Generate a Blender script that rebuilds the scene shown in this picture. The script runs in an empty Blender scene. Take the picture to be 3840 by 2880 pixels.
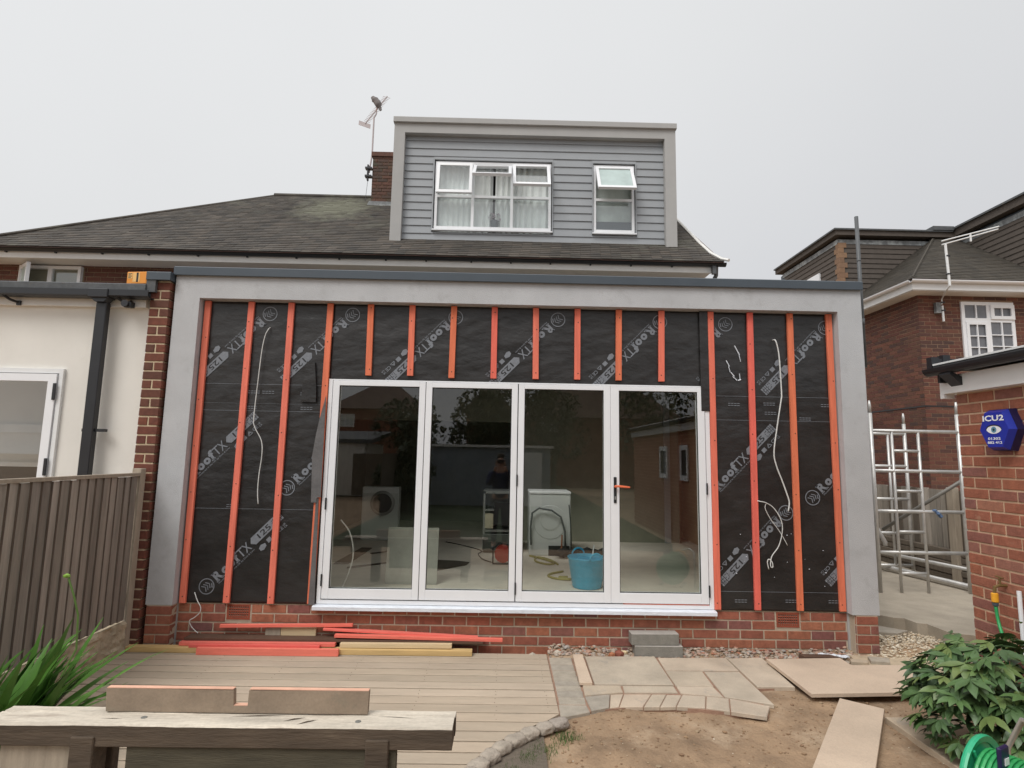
import bpy, bmesh, math, random
from mathutils import Vector, Matrix, noise
random.seed(7)
R = random.random
def U(a, b): return random.uniform(a, b)
SC = bpy.context.scene
COL = SC.collection
# ------------------------------------------------------------------ camera
cd = bpy.data.cameras.new('camera'); cam = bpy.data.objects.new('camera', cd); COL.objects.link(cam)
cd.sensor_width = 36; cd.lens = 2122.69/3840*36; cd.clip_start = .05; cd.clip_end = 600
cr, cf, cu = Vector((.99972,-.01514,.01817)), Vector((.01274,.99204,.12524)), Vector((-.01992,-.12498,.99196))
m3 = Matrix((cr, cu, -cf)).transposed().to_4x4(); m3.translation = (0,-5.42,1.785); cam.matrix_world = m3
SC.camera = cam
# ------------------------------------------------------------------ world, sun, exposure
W = bpy.data.worlds.new('World'); SC.world = W; W.use_nodes = True
nt = W.node_tree; nt.nodes.clear(); N = nt.nodes.new; LK = nt.links.new
out = N('ShaderNodeOutputWorld'); bg = N('ShaderNodeBackground'); LK(bg.outputs[0], out.inputs[0])
SUN_EL, SUN_AZ = math.radians(52), math.radians(215)
sky = N('ShaderNodeTexSky'); sky.sky_type = 'NISHITA'; sky.sun_disc = False; sky.sun_elevation = SUN_EL; sky.sun_rotation = SUN_AZ
sky.dust_density = 4
hs = N('ShaderNodeHueSaturation'); hs.inputs['Saturation'].default_value = .25; LK(sky.outputs[0], hs.inputs['Color'])
tc = N('ShaderNodeTexCoord'); sp = N('ShaderNodeSeparateXYZ'); LK(tc.outputs['Generated'], sp.inputs[0])
# overcast layer: pale cloud, a touch brighter towards the sun side and the zenith
vd = N('ShaderNodeVectorMath'); vd.operation = 'DOT_PRODUCT'; vd.inputs[1].default_value = (-.30,-.05,.92); LK(tc.outputs['Generated'], vd.inputs[0])
rp = N('ShaderNodeValToRGB'); LK(vd.outputs['Value'], rp.inputs[0])
e = rp.color_ramp.elements; e[0].position = 0; e[0].color = (6.35,6.45,6.7,1); e[1].position = 1; e[1].color = (15.5,15.5,15.4,1)
x = rp.color_ramp.elements.new(.42); x.color = (7.75,7.85,7.95,1); x = rp.color_ramp.elements.new(.64); x.color = (8.3,8.4,8.5,1)
nz = N('ShaderNodeTexNoise'); nz.inputs['Scale'].default_value = 1.3; nz.inputs['Detail'].default_value = 4; LK(tc.outputs['Generated'], nz.inputs['Vector'])
mr = N('ShaderNodeMapRange'); mr.inputs['To Min'].default_value = .93; mr.inputs['To Max'].default_value = 1.07; LK(nz.outputs[0], mr.inputs[0])
vm = N('ShaderNodeVectorMath'); vm.operation = 'SCALE'; LK(rp.outputs[0], vm.inputs[0]); LK(mr.outputs[0], vm.inputs['Scale'])
mx = N('ShaderNodeMixRGB'); mx.inputs[0].default_value = .93; LK(hs.outputs[0], mx.inputs[1]); LK(vm.outputs[0], mx.inputs[2])
LK(mx.outputs[0], bg.inputs[0]); bg.inputs[1].default_value = .085
sd = bpy.data.lights.new('sun', 'SUN'); sd.energy = 1.5; sd.angle = math.radians(28); sd.color = (1,.975,.94)
so = bpy.data.objects.new('sun', sd); COL.objects.link(so)
dirv = Vector((math.sin(SUN_AZ)*math.cos(SUN_EL), math.cos(SUN_AZ)*math.cos(SUN_EL), math.sin(SUN_EL)))
so.rotation_euler = dirv.to_track_quat('Z','Y').to_euler()
SC.view_settings.view_transform = 'Standard'; SC.view_settings.look = 'None'; SC.view_settings.exposure = .27; SC.view_settings.gamma = 1
SC.cycles.use_denoising = True; SC.cycles.max_bounces = 8; SC.cycles.transparent_max_bounces = 16
# ------------------------------------------------------------------ materials
MC = {}
def mat(name, pal, lo=.85, hi=1.12, scale=6, stretch=(1,1,1), rough=.85, bump=.25, bscale=None, island=False, stain=None, sscale=1.2, sth=.55, metal=0, spec=.5, rvar=0, fine=0, local=False):
    """colour = palette picked per object (or per island) x noise; optional stain colour in patches; bump from a finer noise"""
    if name in MC: return MC[name]
    m = bpy.data.materials.new(name); m.use_nodes = True; t = m.node_tree; n = t.nodes.new; l = t.links.new
    b = t.nodes['Principled BSDF']; b.inputs['Roughness'].default_value = rough; b.inputs['Metallic'].default_value = metal; b.inputs['Specular IOR Level'].default_value = spec
    if local: pos = n('ShaderNodeTexCoord').outputs['Object']
    else: pos = n('ShaderNodeNewGeometry').outputs['Position']
    vmul = n('ShaderNodeVectorMath'); vmul.operation = 'MULTIPLY'; vmul.inputs[1].default_value = stretch; l(pos, vmul.inputs[0])
    oi = n('ShaderNodeObjectInfo'); rnd = oi.outputs['Random']
    if island:
        rnd = n('ShaderNodeNewGeometry').outputs['Random Per Island']
    if local:
        ad = n('ShaderNodeVectorMath'); ad.operation = 'ADD'; sc2 = n('ShaderNodeMath'); sc2.operation = 'MULTIPLY'; sc2.inputs[1].default_value = 37; l(rnd, sc2.inputs[0]); l(vmul.outputs[0], ad.inputs[0]); l(sc2.outputs[0], ad.inputs[1]); vec = ad.outputs[0]
    else: vec = vmul.outputs[0]
    nz = n('ShaderNodeTexNoise'); nz.inputs['Scale'].default_value = scale; nz.inputs['Detail'].default_value = 7; nz.inputs['Roughness'].default_value = .62; l(vec, nz.inputs['Vector'])
    mr = n('ShaderNodeMapRange'); mr.inputs['From Min'].default_value = .28; mr.inputs['From Max'].default_value = .72; mr.inputs['To Min'].default_value = lo; mr.inputs['To Max'].default_value = hi; l(nz.outputs[0], mr.inputs[0])
    if isinstance(pal, tuple): pal = [pal]
    if len(pal) > 1:
        r = n('ShaderNodeValToRGB'); l(rnd, r.inputs[0]); els = r.color_ramp.elements
        while len(els) < len(pal): els.new(.5)
        for i, c in enumerate(pal): els[i].position = i/(len(pal)-1); els[i].color = (*c, 1)
        col = r.outputs[0]
    else:
        r = n('ShaderNodeRGB'); r.outputs[0].default_value = (*pal[0], 1); col = r.outputs[0]
    s = n('ShaderNodeVectorMath'); s.operation = 'SCALE'; l(col, s.inputs[0]); l(mr.outputs[0], s.inputs['Scale']); col = s.outputs[0]
    if fine:
        n3 = n('ShaderNodeTexNoise'); n3.inputs['Scale'].default_value = fine; n3.inputs['Detail'].default_value = 3; l(pos, n3.inputs['Vector'])
        m5 = n('ShaderNodeMapRange'); m5.inputs['From Min'].default_value = .3; m5.inputs['From Max'].default_value = .7; m5.inputs['To Min'].default_value = .93; m5.inputs['To Max'].default_value = 1.06; l(n3.outputs[0], m5.inputs[0])
        s3 = n('ShaderNodeVectorMath'); s3.operation = 'SCALE'; l(col, s3.inputs[0]); l(m5.outputs[0], s3.inputs['Scale']); col = s3.outputs[0]
    if rvar:
        m2 = n('ShaderNodeMapRange'); m2.inputs['To Min'].default_value = 1-rvar; m2.inputs['To Max'].default_value = 1+rvar; wn = n('ShaderNodeTexWhiteNoise'); wn.noise_dimensions = '1D'; l(rnd, wn.inputs['W']); l(wn.outputs['Value'], m2.inputs[0])
        s2 = n('ShaderNodeVectorMath'); s2.operation = 'SCALE'; l(col, s2.inputs[0]); l(m2.outputs[0], s2.inputs['Scale']); col = s2.outputs[0]
    if stain:
        n2 = n('ShaderNodeTexNoise'); n2.inputs['Scale'].default_value = sscale; n2.inputs['Detail'].default_value = 8; n2.inputs['Roughness'].default_value = .7; l(vec, n2.inputs['Vector'])
        m3 = n('ShaderNodeMapRange'); m3.inputs['From Min'].default_value = sth; m3.inputs['From Max'].default_value = sth+.14; l(n2.outputs[0], m3.inputs[0])
        mm = n('ShaderNodeMixRGB'); mm.inputs[2].default_value = (*stain, 1); l(m3.outputs[0], mm.inputs[0]); l(col, mm.inputs[1]); col = mm.outputs[0]
    l(col, b.inputs['Base Color'])
    if bump:
        n4 = n('ShaderNodeTexNoise'); n4.inputs['Scale'].default_value = bscale or scale*6; n4.inputs['Detail'].default_value = 6; l(vec, n4.inputs['Vector'])
        bp = n('ShaderNodeBump'); bp.inputs['Strength'].default_value = bump; bp.inputs['Distance'].default_value = .01; l(n4.outputs[0], bp.inputs['Height']); l(bp.outputs[0], b.inputs['Normal'])
    MC[name] = m; return m
def glassmat(name, tint=(.86,.9,.88), ior=1.75, rough=0):
    m = bpy.data.materials.new(name); m.use_nodes = True; t = m.node_tree; n = t.nodes.new; l = t.links.new; t.nodes.clear()
    o = n('ShaderNodeOutputMaterial'); mx = n('ShaderNodeMixShader'); tr = n('ShaderNodeBsdfTransparent'); gl = n('ShaderNodeBsdfGlossy'); fr = n('ShaderNodeFresnel')
    tr.inputs[0].default_value = (*tint, 1); gl.inputs['Roughness'].default_value = rough; fr.inputs['IOR'].default_value = ior
    ge = n('ShaderNodeNewGeometry'); sb = n('ShaderNodeMath'); sb.operation = 'SUBTRACT'; sb.inputs[0].default_value = 1; l(ge.outputs['Backfacing'], sb.inputs[1]); mu = n('ShaderNodeMath'); mu.operation = 'MULTIPLY'; l(fr.outputs[0], mu.inputs[0]); l(sb.outputs[0], mu.inputs[1])
    l(mu.outputs[0], mx.inputs[0]); l(tr.outputs[0], mx.inputs[1]); l(gl.outputs[0], mx.inputs[2]); l(mx.outputs[0], o.inputs[0]); return m
M_glass = glassmat('door_glass', (.96,.975,.955), 2.15)
M_glass2 = glassmat('window_glass', (.94,.96,.96), 2.5)
M_frost = mat('frosted_glass', (.50,.60,.58), .8, 1.1, 3, rough=.3, bump=.05)
M_plinth = mat('new_brick', [(.34,.115,.07),(.27,.09,.06),(.38,.15,.085),(.31,.11,.07),(.19,.085,.085),(.36,.135,.075),(.25,.085,.06)], .72, 1.2, 22, rough=.9, bump=.5, bscale=120, stain=(.40,.27,.20), sscale=9, sth=.66)
M_mortar = mat('new_mortar', (.50,.42,.32), .85, 1.1, 12, bump=.6, bscale=150)
M_pier = mat('pier_brick', [(.13,.04,.028),(.17,.055,.035),(.11,.045,.03),(.19,.06,.035)], .75, 1.2, 25, bump=.5, bscale=130, stain=(.38,.24,.2), sscale=30, sth=.70)
M_piermortar = mat('pale_mortar', (.62,.50,.34), .85, 1.1, 15, bump=.6, bscale=90)
M_shedbrick = mat('garage_brick', [(.36,.13,.08),(.32,.11,.065),(.38,.17,.11),(.24,.10,.085),(.37,.13,.07),(.33,.15,.11)], .75, 1.18, 20, bump=.5, bscale=110, stain=(.42,.27,.18), sscale=6, sth=.62)
M_shedmortar = mat('garage_mortar', (.62,.44,.30), .85, 1.1, 10, bump=.6, bscale=90)
M_oldbrick = mat('old_brick', [(.15,.055,.038),(.12,.045,.034),(.075,.042,.036),(.18,.07,.045),(.11,.055,.04)], .8, 1.15, 18, bump=.4, bscale=90, island=False)
M_oldbrick_i = mat('old_brick_field', [(.15,.055,.038),(.12,.045,.034),(.075,.042,.036),(.18,.07,.045),(.11,.055,.04)], .8, 1.15, 18, bump=.4, bscale=90, island=True)
M_oldmortar = mat('old_mortar', (.29,.19,.125), .8, 1.15, 8, bump=.3)
M_mainbrick = mat('house_brick', [(.12,.05,.035),(.15,.055,.038),(.10,.045,.035)], .8, 1.15, 18, bump=.4, stain=(.2,.15,.11), sscale=5, sth=.62)
M_mainmortar = mat('house_mortar', (.30,.23,.15), .8, 1.1, 8)
M_chbrick = mat('sooty_brick', [(.10,.055,.04),(.13,.06,.042),(.075,.052,.042)], .7, 1.25, 12, bump=.4, stain=(.075,.08,.05), sscale=4, sth=.55)
M_render = mat('grey_render', (.50,.505,.515), .90, 1.06, 2.6, rough=.9, bump=.45, bscale=120, stain=(.42,.42,.425), sscale=4, sth=.54, fine=400)
M_coping = mat('anthracite_trim', (.062,.078,.095), .92, 1.1, 3, rough=.4, bump=.03)
M_membrane = mat('black_membrane', (.024,.0225,.022), .65, 1.5, 3, rough=.36, bump=1.0, bscale=6, stretch=(1,1,1.9), fine=500, stain=(.045,.040,.036), sscale=2.2, sth=.66)
M_flap = mat('faded_felt', (.13,.125,.125), .8, 1.2, 8, rough=.7, bump=.3)
M_print = mat('grey_print', (.20,.215,.24), .8, 1.15, 40, rough=.6, bump=0)
M_printdark = mat('dark_print', (.02,.02,.022), rough=.6, bump=0)
M_batten = mat('red_treated_timber', [(.78,.17,.10),(.82,.20,.135),(.74,.19,.09),(.80,.15,.11)], .80, 1.14, 2.2, stretch=(14,14,1.2), rough=.8, bump=.2, stain=(.62,.10,.05), sscale=3, sth=.68)
M_battenx = mat('red_treated_batten', [(.82,.21,.15),(.80,.17,.125),(.76,.13,.11),(.84,.25,.18)], .88, 1.12, 3, stretch=(1.2,14,14), rough=.8, bump=.2)
M_screw = mat('screw_head', (.10,.05,.03), rough=.5, bump=0)
M_upvc = mat('white_frame', (.84,.85,.87), .97, 1.02, 4, rough=.35, bump=.03, bscale=200)
M_upvc2 = mat('white_plastic', (.80,.81,.81), .95, 1.03, 3, rough=.4, bump=0)
M_gasket = mat('black_rubber', (.012,.012,.012), rough=.6, bump=0)
M_film = mat('sill_film', (.76,.80,.86), .86, 1.12, 9, stretch=(1,3,3), rough=.35, bump=.3, stain=(.55,.60,.70), sscale=16, sth=.6)
M_handle = mat('orange_handle', (.80,.17,.07), rough=.4, bump=0)
M_black = mat('black_plastic', (.018,.019,.022), .9, 1.2, 5, rough=.38, bump=0)
M_grey = mat('grey_pole', (.10,.105,.11), .85, 1.15, 9, rough=.5, bump=.05)
M_white_wall = mat('cream_render', (.80,.775,.72), .95, 1.04, 2, rough=.92, bump=.3, bscale=220, stain=(.74,.71,.65), sscale=1.5, sth=.6)
M_felt = mat('roof_edge_felt', (.10,.105,.11), .7, 1.25, 10, rough=.8, bump=.3, stain=(.16,.13,.08), sscale=6, sth=.58)
M_fascia = mat('white_fascia', (.80,.79,.76), .93, 1.05, 4, rough=.45, bump=0)
M_tile = mat('roof_tile', [(.064,.057,.049),(.082,.071,.060),(.052,.047,.042),(.098,.082,.067),(.070,.061,.052)], .6, 1.35, 1.4, rough=.85, bump=.4, island=True, stain=(.13,.125,.10), sscale=.6, sth=.56)
def lichen(m, c, rad, col, sc):
    t = m.node_tree; n = t.nodes.new; l = t.links.new; b = t.nodes['Principled BSDF']; src = b.inputs['Base Color'].links[0].from_socket
    g = n('ShaderNodeNewGeometry'); sub = n('ShaderNodeVectorMath'); sub.operation = 'SUBTRACT'; sub.inputs[1].default_value = c; l(g.outputs['Position'], sub.inputs[0]); ml = n('ShaderNodeVectorMath'); ml.operation = 'MULTIPLY'; ml.inputs[1].default_value = sc; l(sub.outputs[0], ml.inputs[0])
    ln_ = n('ShaderNodeVectorMath'); ln_.operation = 'LENGTH'; l(ml.outputs[0], ln_.inputs[0]); nz = n('ShaderNodeTexNoise'); nz.inputs['Scale'].default_value = 5; nz.inputs['Detail'].default_value = 8; nz.inputs['Roughness'].default_value = .75; l(g.outputs['Position'], nz.inputs['Vector'])
    a = n('ShaderNodeMath'); a.operation = 'MULTIPLY_ADD'; a.inputs[1].default_value = 1.9; a.inputs[2].default_value = -.95; l(nz.outputs[0], a.inputs[0]); d = n('ShaderNodeMath'); d.operation = 'ADD'; l(ln_.outputs['Value'], d.inputs[0]); l(a.outputs[0], d.inputs[1])
    mr = n('ShaderNodeMapRange'); mr.inputs['From Min'].default_value = rad; mr.inputs['From Max'].default_value = rad*.35; l(d.outputs[0], mr.inputs[0]); mx = n('ShaderNodeMixRGB'); mx.inputs[2].default_value = (*col,1); l(mr.outputs[0], mx.inputs[0]); l(src, mx.inputs[1]); l(mx.outputs[0], b.inputs['Base Color'])
lichen(M_tile, (-3.55,5.75,6.78), 0.9, (.17,.17,.125), (1.0,.75,.75))
M_tileN = mat('neighbour_tile', [(.060,.052,.042),(.070,.060,.047),(.052,.046,.038)], .8, 1.2, 6, bump=.3, island=True)
M_hang = mat('hung_tile', [(.085,.07,.06),(.095,.078,.065),(.075,.064,.056)], .85, 1.15, 9, bump=.3, island=True)
M_orange_tile = mat('corner_tile', [(.24,.14,.085),(.28,.17,.10),(.20,.12,.08)], .85, 1.15, 12, bump=.3)
M_lead = mat('weathered_lead', (.20,.21,.215), .6, 1.5, 6, rough=.6, bump=.3, stain=(.42,.45,.45), sscale=3, sth=.5)
M_dormerframe = mat('dormer_render', (.41,.405,.395), .95, 1.05, 3, rough=.9, bump=.15, bscale=200)
M_board = mat('grey_weatherboard', [(.325,.342,.36),(.335,.352,.37),(.32,.337,.355)], .96, 1.04, 3, rough=.7, bump=.1, bscale=150)
M_curtain = mat('curtain', (.82,.84,.82), .9, 1.05, 5, rough=.9, bump=0)
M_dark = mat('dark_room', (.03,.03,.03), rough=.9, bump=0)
M_blind = mat('pale_blind', (.60,.66,.63), rough=.8, bump=0)
M_deck = mat('deck_board', [(.47,.385,.29),(.53,.435,.335),(.43,.355,.27),(.50,.405,.305),(.45,.37,.285)], .84, 1.1, 1.3, stretch=(1,5,9), rough=.85, bump=.3, bscale=20, stain=(.37,.32,.25), sscale=2.2, sth=.58)
M_fence = mat('weathered_fence', [(.30,.265,.225),(.35,.31,.265),(.26,.23,.195),(.32,.285,.24),(.37,.33,.285)], .70, 1.25, 2.2, stretch=(9,9,.8), rough=.92, bump=.6, bscale=14, rvar=.16, stain=(.17,.125,.10), sscale=2.6, sth=.64)
M_fedge = mat('sawn_board_edge', (.16,.12,.095), .7, 1.3, 3, stretch=(9,9,1), rough=.95, bump=.3)
M_fence2 = mat('dark_fence', [(.13,.105,.08),(.16,.13,.10),(.11,.09,.07)], .75, 1.2, 3, stretch=(10,10,.9), rough=.92, bump=.4, bscale=12)
M_post = mat('fence_post', (.38,.32,.25), .8, 1.15, 4, stretch=(8,8,1), rough=.9, bump=.4)
M_stonebase = mat('rockface_concrete', (.46,.39,.28), .7, 1.3, 9, rough=.95, bump=.8, bscale=35, stain=(.22,.20,.15), sscale=5, sth=.58)
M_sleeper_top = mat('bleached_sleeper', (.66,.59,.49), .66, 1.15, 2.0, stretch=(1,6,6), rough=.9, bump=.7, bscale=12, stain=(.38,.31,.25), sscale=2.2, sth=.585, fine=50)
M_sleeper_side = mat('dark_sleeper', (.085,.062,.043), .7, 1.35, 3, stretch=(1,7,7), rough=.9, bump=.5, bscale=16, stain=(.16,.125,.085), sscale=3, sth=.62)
M_concboard = mat('stained_board', (.29,.225,.165), .8, 1.2, 5, rough=.9, bump=.3, stain=(.22,.20,.15), sscale=3.2, sth=.55, fine=90)
M_sawn = mat('sawn_edge', (.72,.42,.30), .85, 1.15, 8, rough=.9, bump=.2)
M_slab = mat('sandstone_slab', [(.53,.425,.325),(.54,.45,.35),(.49,.42,.33),(.54,.43,.31)], .76, 1.14, 2.4, rough=.9, bump=.35, bscale=30, stain=(.33,.30,.26), sscale=3, sth=.58, fine=120)
M_slab2 = mat('pink_slab', (.58,.46,.35), .84, 1.10, 1.8, rough=.9, bump=.3, bscale=26, stain=(.55,.42,.31), sscale=4, sth=.6, fine=100)
M_set = mat('grey_sett', [(.38,.335,.27),(.42,.37,.30),(.36,.32,.265)], .8, 1.15, 12, rough=.92, bump=.4, stain=(.36,.30,.22), sscale=5, sth=.64, fine=120)
M_joint = mat('pinkish_joint', (.33,.20,.14), .8, 1.2, 14, bump=.5)
M_dirt = mat('dry_soil', (.33,.225,.14), .62, 1.28, 3.0, rough=.97, bump=1.0, bscale=45, stain=(.42,.31,.21), sscale=2.6, sth=.52, fine=70)
M_lawn = mat('lawn_green', (.035,.055,.018), .7, 1.3, 8, bump=.5)
M_path = mat('passage_paving', (.42,.365,.29), .78, 1.14, 3, rough=.9, bump=.3, stain=(.40,.345,.27), sscale=2.5, sth=.55, fine=80)
M_gravel = mat('gravel_chip', [(.60,.50,.37),(.72,.64,.50),(.50,.40,.28),(.78,.72,.60),(.45,.36,.26),(.62,.48,.31)], .8, 1.1, 30, island=True, rough=.9, bump=.2)
M_rubble = mat('rubble_bits', [(.34,.27,.20),(.45,.40,.34),(.30,.20,.13),(.38,.36,.33),(.40,.17,.10),(.55,.50,.42)], .8, 1.15, 25, island=True, rough=.93, bump=.3)
M_clod = mat('soil_clod', [(.27,.17,.10),(.33,.22,.13),(.24,.15,.09),(.38,.29,.19)], .8, 1.15, 25, island=True, rough=.95, bump=.3)
M_setstone = mat('edging_stone', [(.40,.345,.29),(.44,.38,.31),(.37,.32,.275)], .75, 1.15, 15, rough=.95, bump=.9, bscale=60, fine=90)
M_block = mat('concrete_block', (.23,.22,.195), .85, 1.2, 14, rough=.95, bump=.6, bscale=90, stain=(.36,.33,.29), sscale=4, sth=.66, fine=150)
M_blocktop = mat('dusty_block_top', (.40,.37,.335), .85, 1.1, 9, rough=.95, bump=.4, fine=150)
M_pine = mat('pine_timber', (.62,.43,.19), .85, 1.12, 3, stretch=(1,14,14), rough=.8, bump=.15)
M_pine2 = mat('pale_pine', (.66,.52,.32), .85, 1.1, 3, stretch=(1,14,14), rough=.8, bump=.15)
M_brownply = mat('brown_plank', (.10,.055,.035), .8, 1.2, 5, rough=.85, bump=.2)
M_alu = mat('aluminium_tube', (.60,.59,.57), .8, 1.1, 8, rough=.42, metal=.55, bump=.05, stain=(.36,.33,.29), sscale=3, sth=.62)
M_alu_d = mat('dull_tube', (.22,.21,.19), .8, 1.1, 8, rough=.5, metal=.3, bump=.05)
M_leafA = mat('strap_leaf', [(.075,.19,.03),(.11,.26,.045),(.06,.15,.025),(.16,.32,.07)], .75, 1.2, 6, rough=.38, bump=.1)
M_leafP = mat('peony_leaf', [(.060,.12,.042),(.08,.15,.05),(.05,.10,.036),(.10,.18,.06),(.15,.20,.06)], .8, 1.2, 14, rough=.42, bump=.15)
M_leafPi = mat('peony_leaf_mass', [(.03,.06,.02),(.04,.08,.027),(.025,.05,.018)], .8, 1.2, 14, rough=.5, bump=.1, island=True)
M_stem = mat('green_stem', (.12,.22,.05), rough=.6, bump=0)
M_bright = mat('lime_leaf', [(.26,.42,.06),(.20,.36,.05)], .85, 1.1, 8, rough=.5, bump=0)
M_grass = mat('grass_blade', [(.06,.12,.025),(.09,.16,.035),(.05,.10,.02),(.13,.17,.06)], .8, 1.2, 9, island=True, rough=.7, bump=0)
M_tree = mat('tree_leaf', [(.022,.042,.014),(.03,.055,.018),(.018,.034,.012),(.04,.06,.02)], .8, 1.2, 4, island=True, rough=.7, bump=0)
M_bark = mat('bark', (.09,.07,.05), .7, 1.2, 8, bump=.5)
M_blue = mat('alarm_blue', (.018,.035,.36), .95, 1.05, 3, rough=.3, bump=0)
M_navy = mat('alarm_navy', (.016,.014,.07), rough=.35, bump=0)
M_white = mat('white_print', (.85,.87,.9), rough=.5, bump=0)
M_iris = mat('iris_blue', (.12,.30,.42), .6, 1.4, 200, rough=.3, bump=0)
M_orangebox = mat('orange_box', (.80,.30,.04), .92, 1.05, 8, rough=.6, bump=0)
M_orangebox2 = mat('orange_box_label', (.88,.52,.18), rough=.6, bump=0)
M_hoseg = mat('green_hose', (.03,.33,.10), rough=.4, bump=0)
M_reel = mat('green_plastic', (.03,.40,.20), .93, 1.05, 5, rough=.35, bump=0)
M_yorange = mat('amber_plastic', (.85,.40,.03), rough=.4, bump=0)
M_cable = mat('white_cable', (.66,.66,.64), rough=.5, bump=0)
M_tub = mat('blue_tub', (.05,.40,.62), .85, 1.15, 6, rough=.45, bump=.05, stain=(.20,.36,.42), sscale=9, sth=.68)
M_screed = mat('dusty_screed', (.78,.72,.62), .85, 1.1, 2.4, rough=.95, bump=.2, stain=(.64,.58,.49), sscale=1.8, sth=.58)
M_plaster = mat('grey_board', (.25,.245,.19), .85, 1.1, 3, rough=.95, bump=.1)
M_yellowwall = mat('bare_plaster', (.34,.26,.15), .8, 1.15, 3, rough=.95, bump=.2)
M_appl = mat('white_enamel', (.66,.68,.66), .95, 1.05, 5, rough=.4, bump=0)
M_steel = mat('dull_steel', (.30,.31,.30), .8, 1.2, 4, rough=.35, metal=.5, bump=.05)
M_red = mat('red_plastic', (.55,.05,.035), rough=.5, bump=0)
M_yhose = mat('yellow_hose', (.36,.33,.10), rough=.5, bump=0)
M_wetwood = mat('dark_offcut', (.10,.085,.065), .8, 1.2, 8, rough=.9, bump=.2)
M_skin = mat('skin', (.46,.27,.19), rough=.6, bump=0)
M_jacket = mat('navy_jacket', (.02,.03,.09), .85, 1.15, 8, rough=.85, bump=.2)
M_trousers = mat('dark_trousers', (.03,.03,.035), rough=.9, bump=.1)
M_hair = mat('brown_hair', (.05,.035,.025), rough=.8, bump=.3)
M_bird = mat('pigeon_feather', (.19,.17,.165), .8, 1.2, 12, rough=.8, bump=.2)
M_aerial = mat('aerial_metal', (.46,.40,.40), .9, 1.1, 8, rough=.5, bump=0)
M_terracotta = mat('terracotta', (.40,.16,.08), .8, 1.15, 12, rough=.85, bump=.2)
M_redroof = mat('brown_roof', (.10,.055,.042), .8, 1.2, 3, bump=.4)
M_redwall = mat('far_brick', (.20,.075,.045), .8, 1.15, 6, bump=.3)
M_shedgrey = mat('painted_sheet', (.30,.34,.38), .9, 1.1, 3, bump=.1)
M_airbrick = mat('terracotta_airbrick', (.30,.075,.04), .85, 1.1, 20, rough=.9, bump=.3)
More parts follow.
